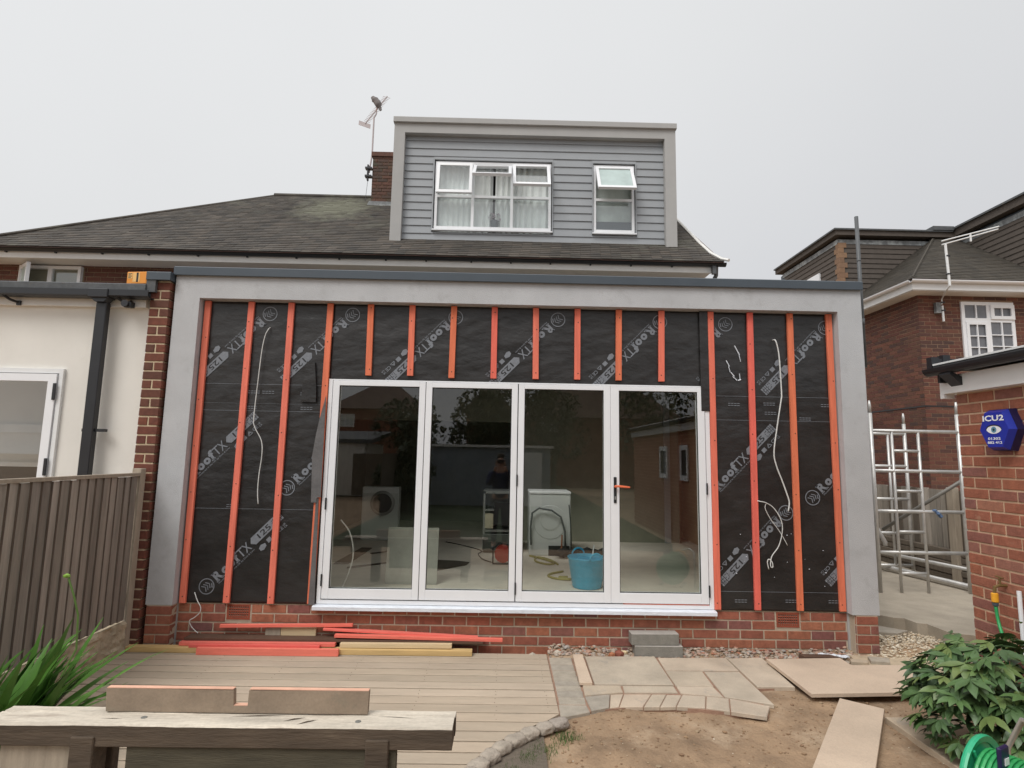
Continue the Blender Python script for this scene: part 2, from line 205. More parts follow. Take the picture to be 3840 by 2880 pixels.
# ------------------------------------------------------------------ mesh helpers
class MB:
    def __init__(s): s.v = []; s.f = []; s.m = []
    def add(s, vs, fs, mi=0, M=None):
        o = len(s.v)
        s.v += [tuple(M @ Vector(p)) for p in vs] if M else [tuple(p) for p in vs]
        s.f += [tuple(i+o for i in f) for f in fs]; s.m += [mi]*len(fs)
    def box(s, a, b, mi=0, M=None, ch=0):
        (x0,y0,z0),(x1,y1,z1) = a, b
        if x0 > x1: x0,x1 = x1,x0
        if y0 > y1: y0,y1 = y1,y0
        if z0 > z1: z0,z1 = z1,z0
        if ch <= 0:
            s.add([(x0,y0,z0),(x1,y0,z0),(x1,y1,z0),(x0,y1,z0),(x0,y0,z1),(x1,y0,z1),(x1,y1,z1),(x0,y1,z1)],
                  [(0,3,2,1),(4,5,6,7),(0,1,5,4),(1,2,6,5),(2,3,7,6),(3,0,4,7)], mi, M); return
        bm = bmesh.new(); bmesh.ops.create_cube(bm, size=1)
        for v in bm.verts: v.co = Vector(((x0+x1)/2+v.co.x*(x1-x0), (y0+y1)/2+v.co.y*(y1-y0), (z0+z1)/2+v.co.z*(z1-z0)))
        bmesh.ops.bevel(bm, geom=bm.edges[:], offset=ch, segments=1, affect='EDGES')
        bm.verts.index_update(); s.add([v.co.copy() for v in bm.verts], [[v.index for v in f.verts] for f in bm.faces], mi, M); bm.free()
    def prism(s, pts, z0, z1, mi=0, M=None, ax='z'):
        n = len(pts)
        if ax == 'z': a = [(x,y,z0) for x,y in pts]; b = [(x,y,z1) for x,y in pts]
        elif ax == 'y': a = [(x,z0,y) for x,y in pts]; b = [(x,z1,y) for x,y in pts]
        else: a = [(z0,x,y) for x,y in pts]; b = [(z1,x,y) for x,y in pts]
        s.add(a+b, [tuple(range(n))[::-1], tuple(range(n,2*n))]+[(i,(i+1)%n,n+(i+1)%n,n+i) for i in range(n)], mi, M)
    def tube(s, pts, r, n=8, mi=0, cap=True):
        P = [Vector(p) for p in pts]; rs = r if isinstance(r, (list,tuple)) else [r]*len(P)
        rings = []; up = Vector((0,0,1)); last = None
        for i, p in enumerate(P):
            d = (P[min(i+1,len(P)-1)]-P[max(i-1,0)]).normalized()
            if last is None:
                a = d.cross(up if abs(d.z) < .9 else Vector((1,0,0))).normalized()
            else:
                a = (last - d*last.dot(d)); a = a.normalized() if a.length > 1e-6 else d.orthogonal().normalized()
            last = a; b = d.cross(a)
            rings.append([p+(a*math.cos(t)+b*math.sin(t))*rs[i] for t in [2*math.pi*k/n for k in range(n)]])
        fs = []
        for i in range(len(P)-1):
            for k in range(n): fs.append((i*n+k, i*n+(k+1)%n, (i+1)*n+(k+1)%n, (i+1)*n+k))
        if cap: fs += [tuple(range(n))[::-1], tuple(range((len(P)-1)*n, len(P)*n))]
        s.add([q for r_ in rings for q in r_], fs, mi)
    def lathe(s, prof, n=24, mi=0, M=None):
        vs = [(r*math.cos(2*math.pi*k/n), r*math.sin(2*math.pi*k/n), z) for r, z in prof for k in range(n)]
        fs = [(i*n+k, i*n+(k+1)%n, (i+1)*n+(k+1)%n, (i+1)*n+k) for i in range(len(prof)-1) for k in range(n)]
        fs += [tuple(range(n))[::-1], tuple(range((len(prof)-1)*n, len(prof)*n))]
        s.add(vs, fs, mi, M)
    def rock(s, c, r, mi=0, sq=(1,1,.7), seed=0):
        bm = bmesh.new(); bmesh.ops.create_icosphere(bm, subdivisions=1, radius=1)
        vs = [Vector((v.co.x*r*sq[0]*U(.7,1.15)+c[0], v.co.y*r*sq[1]*U(.7,1.15)+c[1], v.co.z*r*sq[2]*U(.7,1.15)+c[2])) for v in bm.verts]
        bm.verts.index_update(); s.add(vs, [[v.index for v in f.verts] for f in bm.faces], mi); bm.free()
    def mesh(s, name, mats, smooth=False):
        me = bpy.data.meshes.new(name); me.from_pydata(s.v, [], s.f)
        for m in (mats if isinstance(mats, (list,tuple)) else [mats]): me.materials.append(m)
        if any(s.m): me.polygons.foreach_set('material_index', s.m)
        if smooth: me.polygons.foreach_set('use_smooth', [True]*len(s.f))
        me.update(); return me
    def build(s, name, mats, parent=None, smooth=False, **kw):
        return link(name, s.mesh(name, mats, smooth), parent, **kw)
def link(name, me, parent=None, loc=None, rotz=None, label=None, cat=None, group=None, kind=None):
    o = bpy.data.objects.new(name, me); COL.objects.link(o)
    if parent: o.parent = parent
    if loc is not None: o.location = loc
    if rotz is not None: o.rotation_euler = (0,0,rotz)
    for k, v in (('label',label),('category',cat),('group',group),('kind',kind)):
        if v: o[k] = v
    return o
def thing(name, label, cat, loc=(0,0,0), group=None): return link(name, None, None, loc, label=label, cat=cat, group=group)
def bx(name, a, b, m, parent=None, ch=0, **kw):
    mb = MB(); mb.box(a, b, ch=ch); return mb.build(name, m, parent, **kw)
BC = {}
def brick_mesh(l, h, m, var):
    k = (round(l,3), round(h,3), m.name, var)
    if k not in BC:
        mb = MB(); c = .003; rr = random.Random(var*31+int(l*1000)); j = lambda: rr.uniform(-.0015,.0015)
        x, z = l/2, h/2
        A = [(-x,.05,-z),(x,.05,-z),(x,.05,z),(-x,.05,z)]
        B = [(-x+j(),0,-z+j()),(x+j(),0,-z+j()),(x+j(),0,z+j()),(-x+j(),0,z+j())]
        C = [(-x+c,-c+j()*.5,-z+c),(x-c,-c+j()*.5,-z+c),(x-c,-c+j()*.5,z-c),(-x+c,-c+j()*.5,z-c)]
        fs = [(0+i, 0+(i+1)%4, 4+(i+1)%4, 4+i) for i in range(4)]+[(4+i, 4+(i+1)%4, 8+(i+1)%4, 8+i) for i in range(4)]+[(8,9,10,11),(3,2,1,0)]
        mb.add(A+B+C, [f if f in ((8,9,10,11),(3,2,1,0)) else f for f in fs]); BC[k] = mb.mesh('brick', m)
    return BC[k]
def brickwork(parent, m, m_stuff, O, ang, L, Hh, bl=.225, bh=.065, j=.010, holes=(), limit=300, off=0, score=None, ends=None, partname='brick'):
    """bricks on a wall plane: local x runs along the wall, the face looks along local -y; the nearest are objects, the rest one part"""
    M = Matrix.Translation(O) @ Matrix.Rotation(ang, 4, 'Z'); ch = bh+j; rects = []
    for r in range(int(math.ceil(Hh/ch-1e-6))):
        z0 = r*ch; z1 = min(z0+bh, Hh)
        if z1-z0 < .02: continue
        u = -((bl+j)/2 if (r+off) % 2 else 0)
        while u < L:
            a, b = max(u,0), min(u+bl, L); segs = [(a,b)]
            for (h0,h1,k0,k1) in holes:
                if z1 > k0+.01 and z0 < k1-.01:
                    ns = []
                    for p,q in segs:
                        if q <= h0 or p >= h1: ns.append((p,q)); continue
                        if p < h0: ns.append((p,h0-.004))
                        if q > h1: ns.append((h1+.004,q))
                    segs = ns
            rects += [(p,q,z0,z1) for p,q in segs if q-p > .025]
            u += bl+j
    if score: rects.sort(key=lambda t: score(M @ Vector(((t[0]+t[1])/2,0,(t[2]+t[3])/2))))
    for i,(p,q,z0,z1) in enumerate(rects[:limit]):
        w = round(q-p,2) if q-p < bl-.02 else bl
        o = link(partname, brick_mesh(min(w,q-p), z1-z0, m, i%4), parent)
        o.matrix_local = M @ Matrix.Translation(((p+q)/2, U(-.0015,.0015), (z0+z1)/2)) @ Matrix.Rotation(U(-.004,.004),4,'Y')
    if len(rects) > limit:
        mb = MB()
        for (p,q,z0,z1) in rects[limit:]:
            mb.box((p,-.003+U(-.001,.001),z0),(q,.03,z1), M=M)
        mb.build('brick_field', m_stuff, parent, kind='stuff')
def camdist(p): return (p-Vector((0,-5.42,1.785))).length
def text_mesh(body, bold=0.0, shear=0.0):
    c = bpy.data.curves.new('t','FONT'); c.body = body; c.size = 1; c.offset = bold; c.shear = shear; c.resolution_u = 3
    o = bpy.data.objects.new('t', c); COL.objects.link(o); dg = bpy.context.evaluated_depsgraph_get()
    me = bpy.data.meshes.new_from_object(o.evaluated_get(dg)); COL.objects.unlink(o); bpy.data.objects.remove(o)
    vs = [v.co.copy() for v in me.vertices]; fs = [tuple(p.vertices) for p in me.polygons]; bpy.data.meshes.remove(me)
    x0 = min(v.x for v in vs); x1 = max(v.x for v in vs); y0 = min(v.y for v in vs); y1 = max(v.y for v in vs)
    return [((v.x-x0)/(x1-x0), (v.y-y0)/(y1-y0)) for v in vs], fs
TM = {}
def text_uv(body, u0, v0, w, h, bold=0, shear=0):
    k = (body, bold, shear)
    if k not in TM: TM[k] = text_mesh(body, bold, shear)
    vs, fs = TM[k]; return [(u0+x*w, v0+y*h) for x,y in vs], fs
# ================================================================== GROUND
def gz(x, y):
    z = -.035 + .022*noise.noise(Vector((x*1.1,y*1.1,0))) + .018*noise.noise(Vector((x*4,y*4,3))) + .010*noise.noise(Vector((x*12,y*12,5))) + .004*noise.noise(Vector((x*30,y*30,9)))
    if y > -.15: z += .05*min(1,(y+.15)/.25)                      # earth banked against the wall
    if x > 3.1 and y > -.6: z += .10*min(1,(x-3.1)/.8)*min(1,(y+.6)/.9)
    if x < .45 and y > -2.3: z = min(z, -.05)
    return z
mb = MB(); nx, ny = 300, 220; x0, x1, y0, y1 = -3.6, 4.6, -5.6, .14
for j in range(ny+1):
    for i in range(nx+1):
        x = x0+(x1-x0)*i/nx; y = y0+(y1-y0)*j/ny; mb.v.append((x,y,gz(x,y)))
for j in range(ny):
    for i in range(nx):
        a = j*(nx+1)+i; mb.f.append((a,a+1,a+nx+2,a+nx+1)); mb.m.append(0)
mb.build('ground', M_dirt, smooth=True, kind='structure', label='dry brown soil of the garden in front of the house')
mb = MB(); mb.box((-150,-150,-.5),(150,150,-.16)); mb.build('far_ground', M_dirt, kind='structure')
mb = MB(); mb.box((-3.6,-40,-.2),(3.6,-6.6,-.02)); mb.build('lawn', M_lawn, kind='structure')
# passage paving at the side, with a broken front edge
pe = [(3.60,1.05),(3.96,.71),(4.05,.60),(4.15,.58),(4.16,.42),(4.24,.39),(4.25,.10),(4.42,.04),(4.48,-.30),(4.55,-.9)]
mb = MB(); mb.prism(pe+[(6.15,-.9),(6.15,9),(3.60,9)], .02, .20); mb.build('side_path', M_path, kind='structure')
mb = MB(); mb.prism([(3.58,.70),(3.86,.62),(4.08,.44),(3.9,.34),(3.58,.42)], .03, .12); mb.build('broken_paver', M_set, label='flat grey paver piece tucked under the broken edge of the side path', cat='paver')
# gravel
mb = MB()
for i in range(4200):
    x = U(3.1,4.35); y = U(-.42,.85)
    if y < -.42+(x-3.1)*.1 or (x < 3.52 and y > .0) or (x < 3.3 and y > -.1) or y > .95-(x-3.55)*.9: continue
    r = U(.006,.017); mb.rock((x,y,gz(min(x,4.5),min(y,.14))+U(0,.012)), r, sq=(1,U(.6,1),.6))
mb.build('gravel', M_gravel, kind='stuff', label='pale angular gravel spread beside the right end of the brick plinth')
gb = MB(); gb.prism([(3.12,-.40),(4.5,-.45),(4.5,.9),(3.52,1.05),(3.52,0.0),(3.2,-.02)], -.05, .028); gb.build('gravel_bed', mat('sandy_fines', (.50,.40,.28), .8, 1.15, 14, bump=.6), kind='stuff')
# rubble and clods
mb = MB()
for i in range(1100):
    x = U(.42,3.28); y = U(-.03,.10)-.07*R()**2; r = U(.004,.022)*(1 if R() < .93 else 1.5); mb.rock((x,y,gz(x,y)+r*.4+max(0,y)*.15), r, sq=(1.2,U(.6,1),.6))
for i in range(120):
    x = U(2.3,3.3); y = U(-.16,-.02); r = U(.006,.02); mb.rock((x,y,gz(x,y)+r*.4), r, sq=(1.3,1,.6))
mb.build('rubble', M_rubble, kind='stuff', label='crumbled mortar, brick and stone along the foot of the wall')
mb = MB()
for i in range(2300):
    x = U(-.1,3.5); y = U(-3.2,-.8)
    if x < .6-(y+1.2)*-.4 and y > -2.6 and x < .45+.75*(y+1.3): continue
    r = U(.002,.009)*(1 if R() > .07 else 2.0); mb.rock((x,y,gz(x,y)+r*.3), r, sq=(1.2,1,.6))
mb.build('soil_crumbs', M_clod, kind='stuff')
mb = MB()
for i in range(130):
    x = U(.1,3.4); y = U(-3.0,-.85); r = U(.002,.006); mb.rock((x,y,gz(x,y)+r*.5), r)
mb.build('pale_grit', M_gravel, kind='stuff')
for i,(x,y,r,m,lb) in enumerate([(.30,-.02,.050,M_set,'grey lump of stone at the foot of the wall by the deck end'),(.18,-.01,.022,M_terracotta,'small orange brick fragment left of the grey lump of stone'),(.40,.00,.036,M_plinth,'red brick fragment touching the grey lump of stone'),(1.09,-.01,.052,M_plinth,'broken red brick lump left of the stacked concrete blocks'),(1.15,.03,.035,M_pine2,'pale yellowish stone perched beside the concrete blocks'),(1.02,-.02,.035,M_terracotta,'orange brick crumb lying left of the broken red brick lump'),(1.155,-.03,.03,M_set,'small grey stone against the lower concrete block')]):
    mb = MB(); mb.rock((0,0,r*.5), r, sq=(1.1,.9,.85)); link('stone_fragment' if m in (M_set,M_pine2) else 'brick_fragment', mb.mesh('fragment', m), None, (x,y,gz(x,y)), label=lb, cat='fragment', group='fragments by the wall')
bt = thing('crumpled_bag', 'crumpled white plastic wrapping on the gravel by the right corner pier', 'wrapping', (3.02,-.04,.02))
mb = MB()
for k in range(5): mb.rock((k*.045-.08, -k*.014, .02), .03, sq=(1.5,.8,.5))
mb.build('crumpled_sheet', M_film, bt)
# ================================================================== PAVING
patio = thing('patio', 'pale sandstone patio with a curved paved edge, laid in front of the doors', 'patio', (1.2,-.6,0))
def slab(pts, z0, z1, m, parent, name='slab', tilt=0):
    c = (sum(p[0] for p in pts)/len(pts), sum(p[1] for p in pts)/len(pts))
    mb = MB(); n = len(pts); s = 1-.006/ max(.05, min(math.dist(p,c) for p in pts))
    lo = [(x-c[0],y-c[1],z0) for x,y in pts]; mi = [(x-c[0],y-c[1],z1-.004) for x,y in pts]; hi = [((x-c[0])*s,(y-c[1])*s,z1) for x,y in pts]
    fs = [tuple(range(n))[::-1], tuple(range(2*n,3*n))]
    for k in range(2): fs += [(k*n+i, k*n+(i+1)%n, (k+1)*n+(i+1)%n, (k+1)*n+i) for i in range(n)]
    mb.add(lo+mi+hi, fs); o = mb.build(name, m, parent)
    o.location = Vector((c[0],c[1],0)) - (parent.location if parent else Vector((0,0,0)))
    o.rotation_euler = (U(-.003,.003)+tilt, U(-.003,.003), 0); return o
def ins(pts, d=.005):
    cx = sum(p[0] for p in pts)/len(pts); cy = sum(p[1] for p in pts)/len(pts)
    return [(x+(cx-x)*d/max(.02,math.hypot(x-cx,y-cy)), y+(cy-y)*d/max(.02,math.hypot(x-cx,y-cy))) for x,y in pts]
bed = MB(); bed.prism([(.432,-.04),(2.3,-.02),(2.34,-.68),(2.03,-.71),(1.93,-1.15),(1.66,-1.125),(1.30,-1.055),(.95,-1.07),(.71,-1.12),(.49,-1.21),(.43,-1.2)], -.06, -.012)
bo = bed.build('mortar_bed', M_joint, patio); bo.location = -patio.location
slab([(.771,-.067),(1.406,-.045),(1.388,-.685),(.758,-.69)], -.03, .004, M_slab, patio)
for p in ([(1.43,-.07),(2.053,-.047),(2.044,-.359),(1.412,-.366)],[(1.411,-.381),(1.722,-.378),(1.701,-.692),(1.403,-.686)],[(1.737,-.39),(2.037,-.379),(2.031,-1.015),(1.717,-.885)],[(2.06,-.066),(2.385,-.03),(2.352,-.691),(2.050,-.698)],
          [(.661,-.708),(.960,-.706),(.953,-.831),(.651,-.900)],[(.977,-.708),(1.383,-.700),(1.380,-.818),(.966,-.832)],[(1.405,-.703),(1.695,-.706),(1.706,-.893),(1.399,-.831)]):
    slab(p, -.03, U(-.002,.003), M_slab, patio)
top = [(.646,-.912),(.85,-.864),(.954,-.850),(1.17,-.846),(1.285,-.846),(1.40,-.852),(1.578,-.875),(1.74,-.910),(1.995,-1.037)]
bot = [(.66,-1.158),(.80,-1.10),(.871,-1.082),(1.05,-1.076),(1.17,-1.074),(1.29,-1.066),(1.50,-1.085),(1.661,-1.135),(1.891,-1.213)]
for i in range(8): slab(ins([top[i],top[i+1],bot[i+1],bot[i]],.006), -.03, U(-.005,.001), M_set if i in (0,) else M_slab, patio)
ys = [-.07,-.235,-.379,-.498,-.612,-.705,-.801,-.914,-1.04]
for i in range(8): slab(ins([(.440,ys[i]),(.652,ys[i]),(.646,ys[i+1]),(.438,ys[i+1])],.007), -.03, U(-.009,-.006), M_set, patio)
slab([(.438,-1.045),(.642,-1.047),(.65,-1.155),(.49,-1.225),(.434,-1.225)], -.03, -.008, M_set, patio)
o = slab([(.658,-.078),(.746,-.074),(.736,-.713),(.635,-.717)], .000, .022, M_slab2, None, 'loose_slab'); o['label'] = 'narrow loose slab strip lying on the grey setts beside the big square slab'; o['category'] = 'slab'; o.location.z = .003
o = slab([(2.354,-.198),(3.02,-.173),(3.019,-.349),(3.456,-.346),(3.47,-.50),(3.24,-.895),(2.359,-.928)], .0, .030, M_slab2, None, 'notched_board'); o['label'] = 'large pinkish board with a notched corner lying flat before the right corner pier'; o['category'] = 'board'; o.location.z = .026; o.rotation_euler = (.004,-.012,0)
o = slab([(2.56,-.948),(2.78,-1.125),(2.12,-2.02),(1.74,-2.03)], .0, .022, M_slab2, None, 'long_board'); o['label'] = 'long tapering pale board laid across the soil towards the viewer'; o['category'] = 'board'; o.location.z = .004
o = slab([(2.729,-1.202),(3.25,-1.192),(3.25,-2.2),(2.70,-2.2),(2.72,-1.856)], -.03, .012, M_slab, None, 'half_buried_slab'); o['label'] = 'half buried slab disappearing under the peony bush'; o['category'] = 'slab'
o.location.z = -.008
for pts,lb,m,nm in (([(3.305,-.12),(3.47,-.165),(3.41,-.268),(3.26,-.238)],'broken grey block piece on the gravel behind the notched board',M_set,'broken_block'),([(3.106,-.19),(3.245,-.225),(3.202,-.285),(3.067,-.263)],'small broken pale block piece in the notch of the board',M_slab,'broken_block'),([(2.70,-.085),(2.98,-.09),(3.04,-.165),(2.72,-.158)],'brown broken brick half sunk behind the notched board',M_brownply,'broken_brick')):
    o = slab(pts, .0, .045, m, None, nm); o['label'] = lb; o['category'] = 'broken block'; o['group'] = 'broken blocks behind the notched board'
    o.location.z = .012
# edging stones along the deck corner
for i,(x,y) in enumerate([(.415,-1.335),(.312,-1.404),(.208,-1.481),(.114,-1.566),(.028,-1.665),(-.044,-1.768),(-.108,-1.873),(-.155,-1.975),(-.19,-2.08),(-.21,-2.19)]):
    bm = bmesh.new(); bmesh.ops.create_icosphere(bm, subdivisions=3, radius=1)
    sx, sy, sz = U(.060,.072), U(.048,.056), .030
    for v in bm.verts:
        c = v.co; f = (abs(c.x)**3.2+abs(c.y)**3.2+abs(c.z)**4)**(-1/3.4); nn = 1+.22*noise.noise(c*1.7+Vector((i*7,0,0)))+.06*noise.noise(c*5+Vector((i*3,0,0)))
        v.co = Vector((c.x*f*sx*nn, c.y*f*sy*nn, c.z*f*sz*nn))
    me = bpy.data.meshes.new('edging_stone'); bm.to_mesh(me); bm.free(); me.materials.append(M_setstone)
    me.polygons.foreach_set('use_smooth', [True]*len(me.polygons))
    wh = ['topmost, nearest the grey setts','second from the patio','third from the patio','fourth from the patio','fifth from the patio','sixth from the patio','seventh from the patio','eighth from the patio','ninth from the patio','last before the table'][i]
    link('edging_stone', me, None, (x,y,-.012), math.radians(35+i*3), 'rounded grey stone sett in the row cutting the deck corner, '+wh, 'stone', 'stones edging the deck corner')
mb = MB()
for k in range(1500):
    t = R(); cx, cy = [(.25,-1.60),(.16,-1.70),(.04,-1.88),(-.05,-2.05),(.42,-1.45)][int(R()*5)]
    x = random.gauss(cx,.045)+.03; y = random.gauss(cy,.045)-.02; h = U(.012,.032); a = U(0,6.28); w = .0022
    z = gz(x,y)+.004; dx, dy = math.cos(a)*w, math.sin(a)*w; l = U(-.012,.012)
    mb.add([(x-dx,y-dy,z),(x+dx,y+dy,z),(x+l,y+l,z+h)], [(0,1,2)])
mb.build('grass', M_grass, kind='stuff', label='short grass growing beside the edging stones')
# ================================================================== DECK
deck = thing('deck', 'weathered pale timber deck left of the patio', 'deck', (-1.4,-1.5,0))
ln = [(.36,-1.30),(.26,-1.37),(.155,-1.45),(.06,-1.54),(-.02,-1.64),(-.09,-1.745),(-.155,-1.85),(-.20,-1.95),(-.235,-2.06),(-.25,-2.2),(-.26,-4.2)]
def dx_at(y):
    if y > -1.25: return .428
    for (xa,ya),(xb,yb) in zip(ln, ln[1:]):
        if y <= ya and y >= yb: return xa+(xb-xa)*(ya-y)/(ya-yb)
    return .40
y = -.012
while y > -4.0:
    w = .1165; ya, yb = y, y-w
    xr1, xr2 = dx_at(ya), dx_at(yb)
    pts = [(-3.36,yb),(xr2,yb),(xr1,ya),(-3.36,ya)]
    mb = MB(); c = (-1.5,(ya+yb)/2); z = U(-.002,.001)
    lo = [(px-c[0],py-c[1],-.028) for px,py in pts]; mi = [(px-c[0],py-c[1],-.004) for px,py in pts]; hi = [(px-c[0]-(.003 if px > 0 else 0),(py-c[1])*.91,0) for px,py in pts]
    mb.add(lo+mi+hi, [(3,2,1,0),(8,9,10,11)]+[(k*4+i,k*4+(i+1)%4,(k+1)*4+(i+1)%4,(k+1)*4+i) for k in (0,1) for i in range(4)])
    o = mb.build('deck_board', M_deck, deck); o.location = (c[0]+1.4, c[1]+1.5, z)
    y -= .1335
mb = MB()
yy = -.075
while yy > -2.9:
    for x in (-3.0,-2.4,-1.8,-1.2,-.6,-.02,.36):
        if x < dx_at(yy)-.05:
            for d in (-.032,.032): mb.lathe([(.0035,.0),(.0035,.0012)], 6, M=Matrix.Translation((x+U(-.01,.01)+1.4,yy+d+1.5,-.0005)))
    yy -= .1335
mb.build('deck_screws', M_screw, deck, kind='stuff')
j = MB(); j.box((-3.3+1.4,-4+1.5,-.055),(.30+1.4,1.47,-.035))  # solid sheet under the boards, added to darken the gaps like shade
for x in (-3.2,-2.6,-2.0,-1.4,-.8,-.3): j.box((x-.03+1.4,-4+1.5,-.14),(x+.03+1.4,1.45,-.031))
j.build('joists_and_gap_shade', M_fence2, deck)
# ================================================================== EXTENSION
ext = thing('rear_extension', 'grey rendered flat roofed extension faced in black membrane and red battens around white folding doors', 'extension', (0,0,0))
zb, zt = .375, 3.485; xl, xr = -3.235, 3.518
mb = MB(); ch = .004
mb.prism([(xl,zb),(xl+.243,zb),(xl+.243,3.255),(3.278,3.255),(3.262,zb),(xr,zb),(xr,zt),(xl,zt)], 0, .093, ax='y')
o = mb.build('render_surround', M_render, ext)
mb = MB(); mb.box((xl+.004,.0935,.0),(xl+.24,.14,3.48)); mb.box((3.27,.0935,0),(xr-.004,.14,3.48)); mb.box((xl+.24,.0935,3.25),(3.27,.14,3.48)); mb.build('surround_core', M_dormerframe, ext)
mb = MB()
mb.prism([(-.035,3.475),(-.035,3.552),(-.020,3.562),(.20,3.575),(.20,3.49),(0.004,3.488),(-.025,3.470)], xl-.012, xr+.006, ax='x')
mb.build('coping', M_coping, ext)
# side, back, roof and floor of the shell
mb = MB(); mb.box((xl+.02,.141,-.1),(xl+.24,4.0,3.47)); mb.build('side_wall', M_mainmortar, ext)
mb = MB(); mb.box((3.27,.141,-.1),(xr-.012,4.3,3.47)); mb.build('side_wall', M_render, ext)
mb = MB()
for a,b in (((-3.0,.141,3.15),(-2.2,4.3,3.30)),((2.2,.141,3.15),(3.27,4.3,3.30)),((-2.2,.141,3.15),(2.2,1.2,3.30)),((-2.2,2.5,3.15),(2.2,4.3,3.30)),((-2.2,1.2,3.15),(-1.2,2.5,3.30)),((1.2,1.2,3.15),(2.2,2.5,3.30))): mb.box(a,b)  # opening left in the unseen roof, added to brighten the room below
mb.build('flat_roof', M_felt, ext)
mb = MB(); mb.box((-3.0,.16,.0),(3.27,7.0,.372)); mb.build('floor', M_screed, ext)
mb = MB(); mb.box((.30,4.32,.373),(3.0,4.40,3.14)); mb.build('partition', M_plaster, ext)
mb = MB(); mb.box((2.74,4.27,.374),(2.84,4.31,3.14)); mb.build('partition_edge', M_board, ext)
mb = MB(); mb.box((3.235,.16,.374),(3.268,4.9,3.14)); mb.box((3.0,4.9,.374),(3.27,4.95,3.14)); mb.build('bare_wall', M_yellowwall, ext)
mb = MB(); mb.box((-3.0,.16,.374),(-2.97,7.0,3.14)); mb.box((-3.0,7.0,.0),(3.27,7.1,3.14)); mb.box((-3.0,4.31,2.35),(.3,4.40,3.14)); mb.build('inner_wall', M_plaster, ext)
mb = MB(); mb.tube([(3.22,3.9,2.4),(3.21,3.85,1.7),(3.22,3.8,1.2),(3.215,3.6,.95),(3.22,3.3,.7),(3.22,3.1,.45)], .008); mb.build('hanging_cable', M_black, ext)
# plinth bricks
mb = MB(); mb.box((-2.995,.113,-.12),(3.28,.16,.374)); mb.box((xl+.012,.003,-.12),(-3.003,.117,.374)); mb.box((3.298,.003,-.12),(3.496,.117,.374))
mb.box((-3.011,.02,-.12),(-3.0,.119,.374)); mb.box((3.287,.02,-.12),(3.297,.119,.374))
mb.build('plinth_mortar', M_mortar, ext)
CW = .0843
brickwork(ext, M_plinth, M_plinth, Vector((-2.99,.11,.375-5*CW+.0)), 0, 6.27, 5*CW, .2107, .0715, .0128, holes=[(.435,.675,.258,.43),(5.58,5.82,.258,.43)], off=1, score=camdist)
for (a,b) in ((xl+.012,-3.0),(3.30,3.498)):
    for r in range(5):
        z = .375-5*CW+r*CW; w = b-a
        cuts = [(0,w)] if r % 2 == 0 else ([(0,w*.60),(w*.60+.01,w)] if a > 0 else [(0,w*.42),(w*.42+.01,w)])
        for p,q in cuts:
            o = link('brick', brick_mesh(q-p, .0715, M_plinth, r%4), ext); o.matrix_local = Matrix.Translation((a+(p+q)/2, 0, z+.037))
        side = -3.003 if a < 0 else 3.297                           # return faces
        o = link('brick', brick_mesh(.098, .0715, M_plinth, (r+1)%4), ext)
        o.matrix_local = Matrix.Translation((side, .06, z+.037)) @ Matrix.Rotation(math.pi/2 if a < 0 else -math.pi/2, 4, 'Z')
for x in (-2.435, 2.71):
    mb = MB(); mb.box((-.108,.008,-.068),(.108,.05,.068)); mb.box((-.108,0,.056),(.108,.008,.068)); mb.box((-.108,0,-.068),(.108,.008,-.05)); mb.box((-.108,0,-.05),(-.094,.008,.056)); mb.box((.094,0,-.05),(.108,.008,.056))
    for r in range(5): mb.box((-.094,0,-.045+r*.0235),(.094,.008,-.036+r*.0235))
    for c in range(10): mb.box((-.096+c*.0208,0.0005,-.05),(-.090+c*.0208,.008,.056))
    o = mb.build('airbrick', M_airbrick, ext); o.location = (x,.108,.295)
    fb = MB(); fb.box((-.118,.003,-.078),(-.1085,.03,.078)); fb.box((.1085,.003,-.078),(.118,.03,.078)); fb.box((-.1085,.003,.0685),(.1085,.03,.078)); fb.box((-.1085,.003,-.078),(.1085,.03,-.0685)); fb.build('mortar_bed', M_mortar, o)
    hb = MB()
    for r in range(4):
        for c in range(9): hb.box((-.088+c*.0208,.0045,-.033+r*.0235),(-.074+c*.0208,.0075,-.024+r*.0235))
    h = hb.build('vent_hole', M_gasket, o, kind='stuff')
# membrane: one sheet above the doors and down both sides, gently rucked
def memb(x0,x1,z0,z1,nx,nz,name,y=.1045,amp=.0030):
    mb = MB()
    for jz in range(nz+1):
        for i in range(nx+1):
            x = x0+(x1-x0)*i/nx; z = z0+(z1-z0)*jz/nz
            d = amp*(noise.noise(Vector((x*3,0,z*5)))*1.2+noise.noise(Vector((x*2+z*7,2,z*14-x*5)))*.9)
            mb.v.append((x, y+d, z))
    for jz in range(nz):
        for i in range(nx):
            a = jz*(nx+1)+i; mb.f.append((a,a+1,a+nx+2,a+nx+1)); mb.m.append(0)
    o = mb.build(name, M_membrane, ext, smooth=True)
    so = o.modifiers.new('s','SOLIDIFY'); so.thickness = .003; so.offset = 1; return o
MEM = [memb(-2.99,-1.722,.376,3.25,50,110,'membrane'), memb(2.012,3.27,.376,3.25,50,110,'membrane'), memb(-1.722,2.012,2.484,3.25,140,40,'membrane')]
lp = MB()
for z,y in ((2.168,.0985),(1.235,.0985)): lp.box((-2.94,y,z),(-1.79,y+.001,z+.003))
lp.box((-2.94,.0985,2.428),(-1.79,.0995,2.431)); lp.box((-2.94,.0985,2.24),(-1.79,.0995,2.2415))
for z in (2.403,2.167,.547): lp.box((2.02,.0985,z),(3.24,.0995,z+.003))
lp.build('lap_line', M_print, MEM[0], kind='stuff')
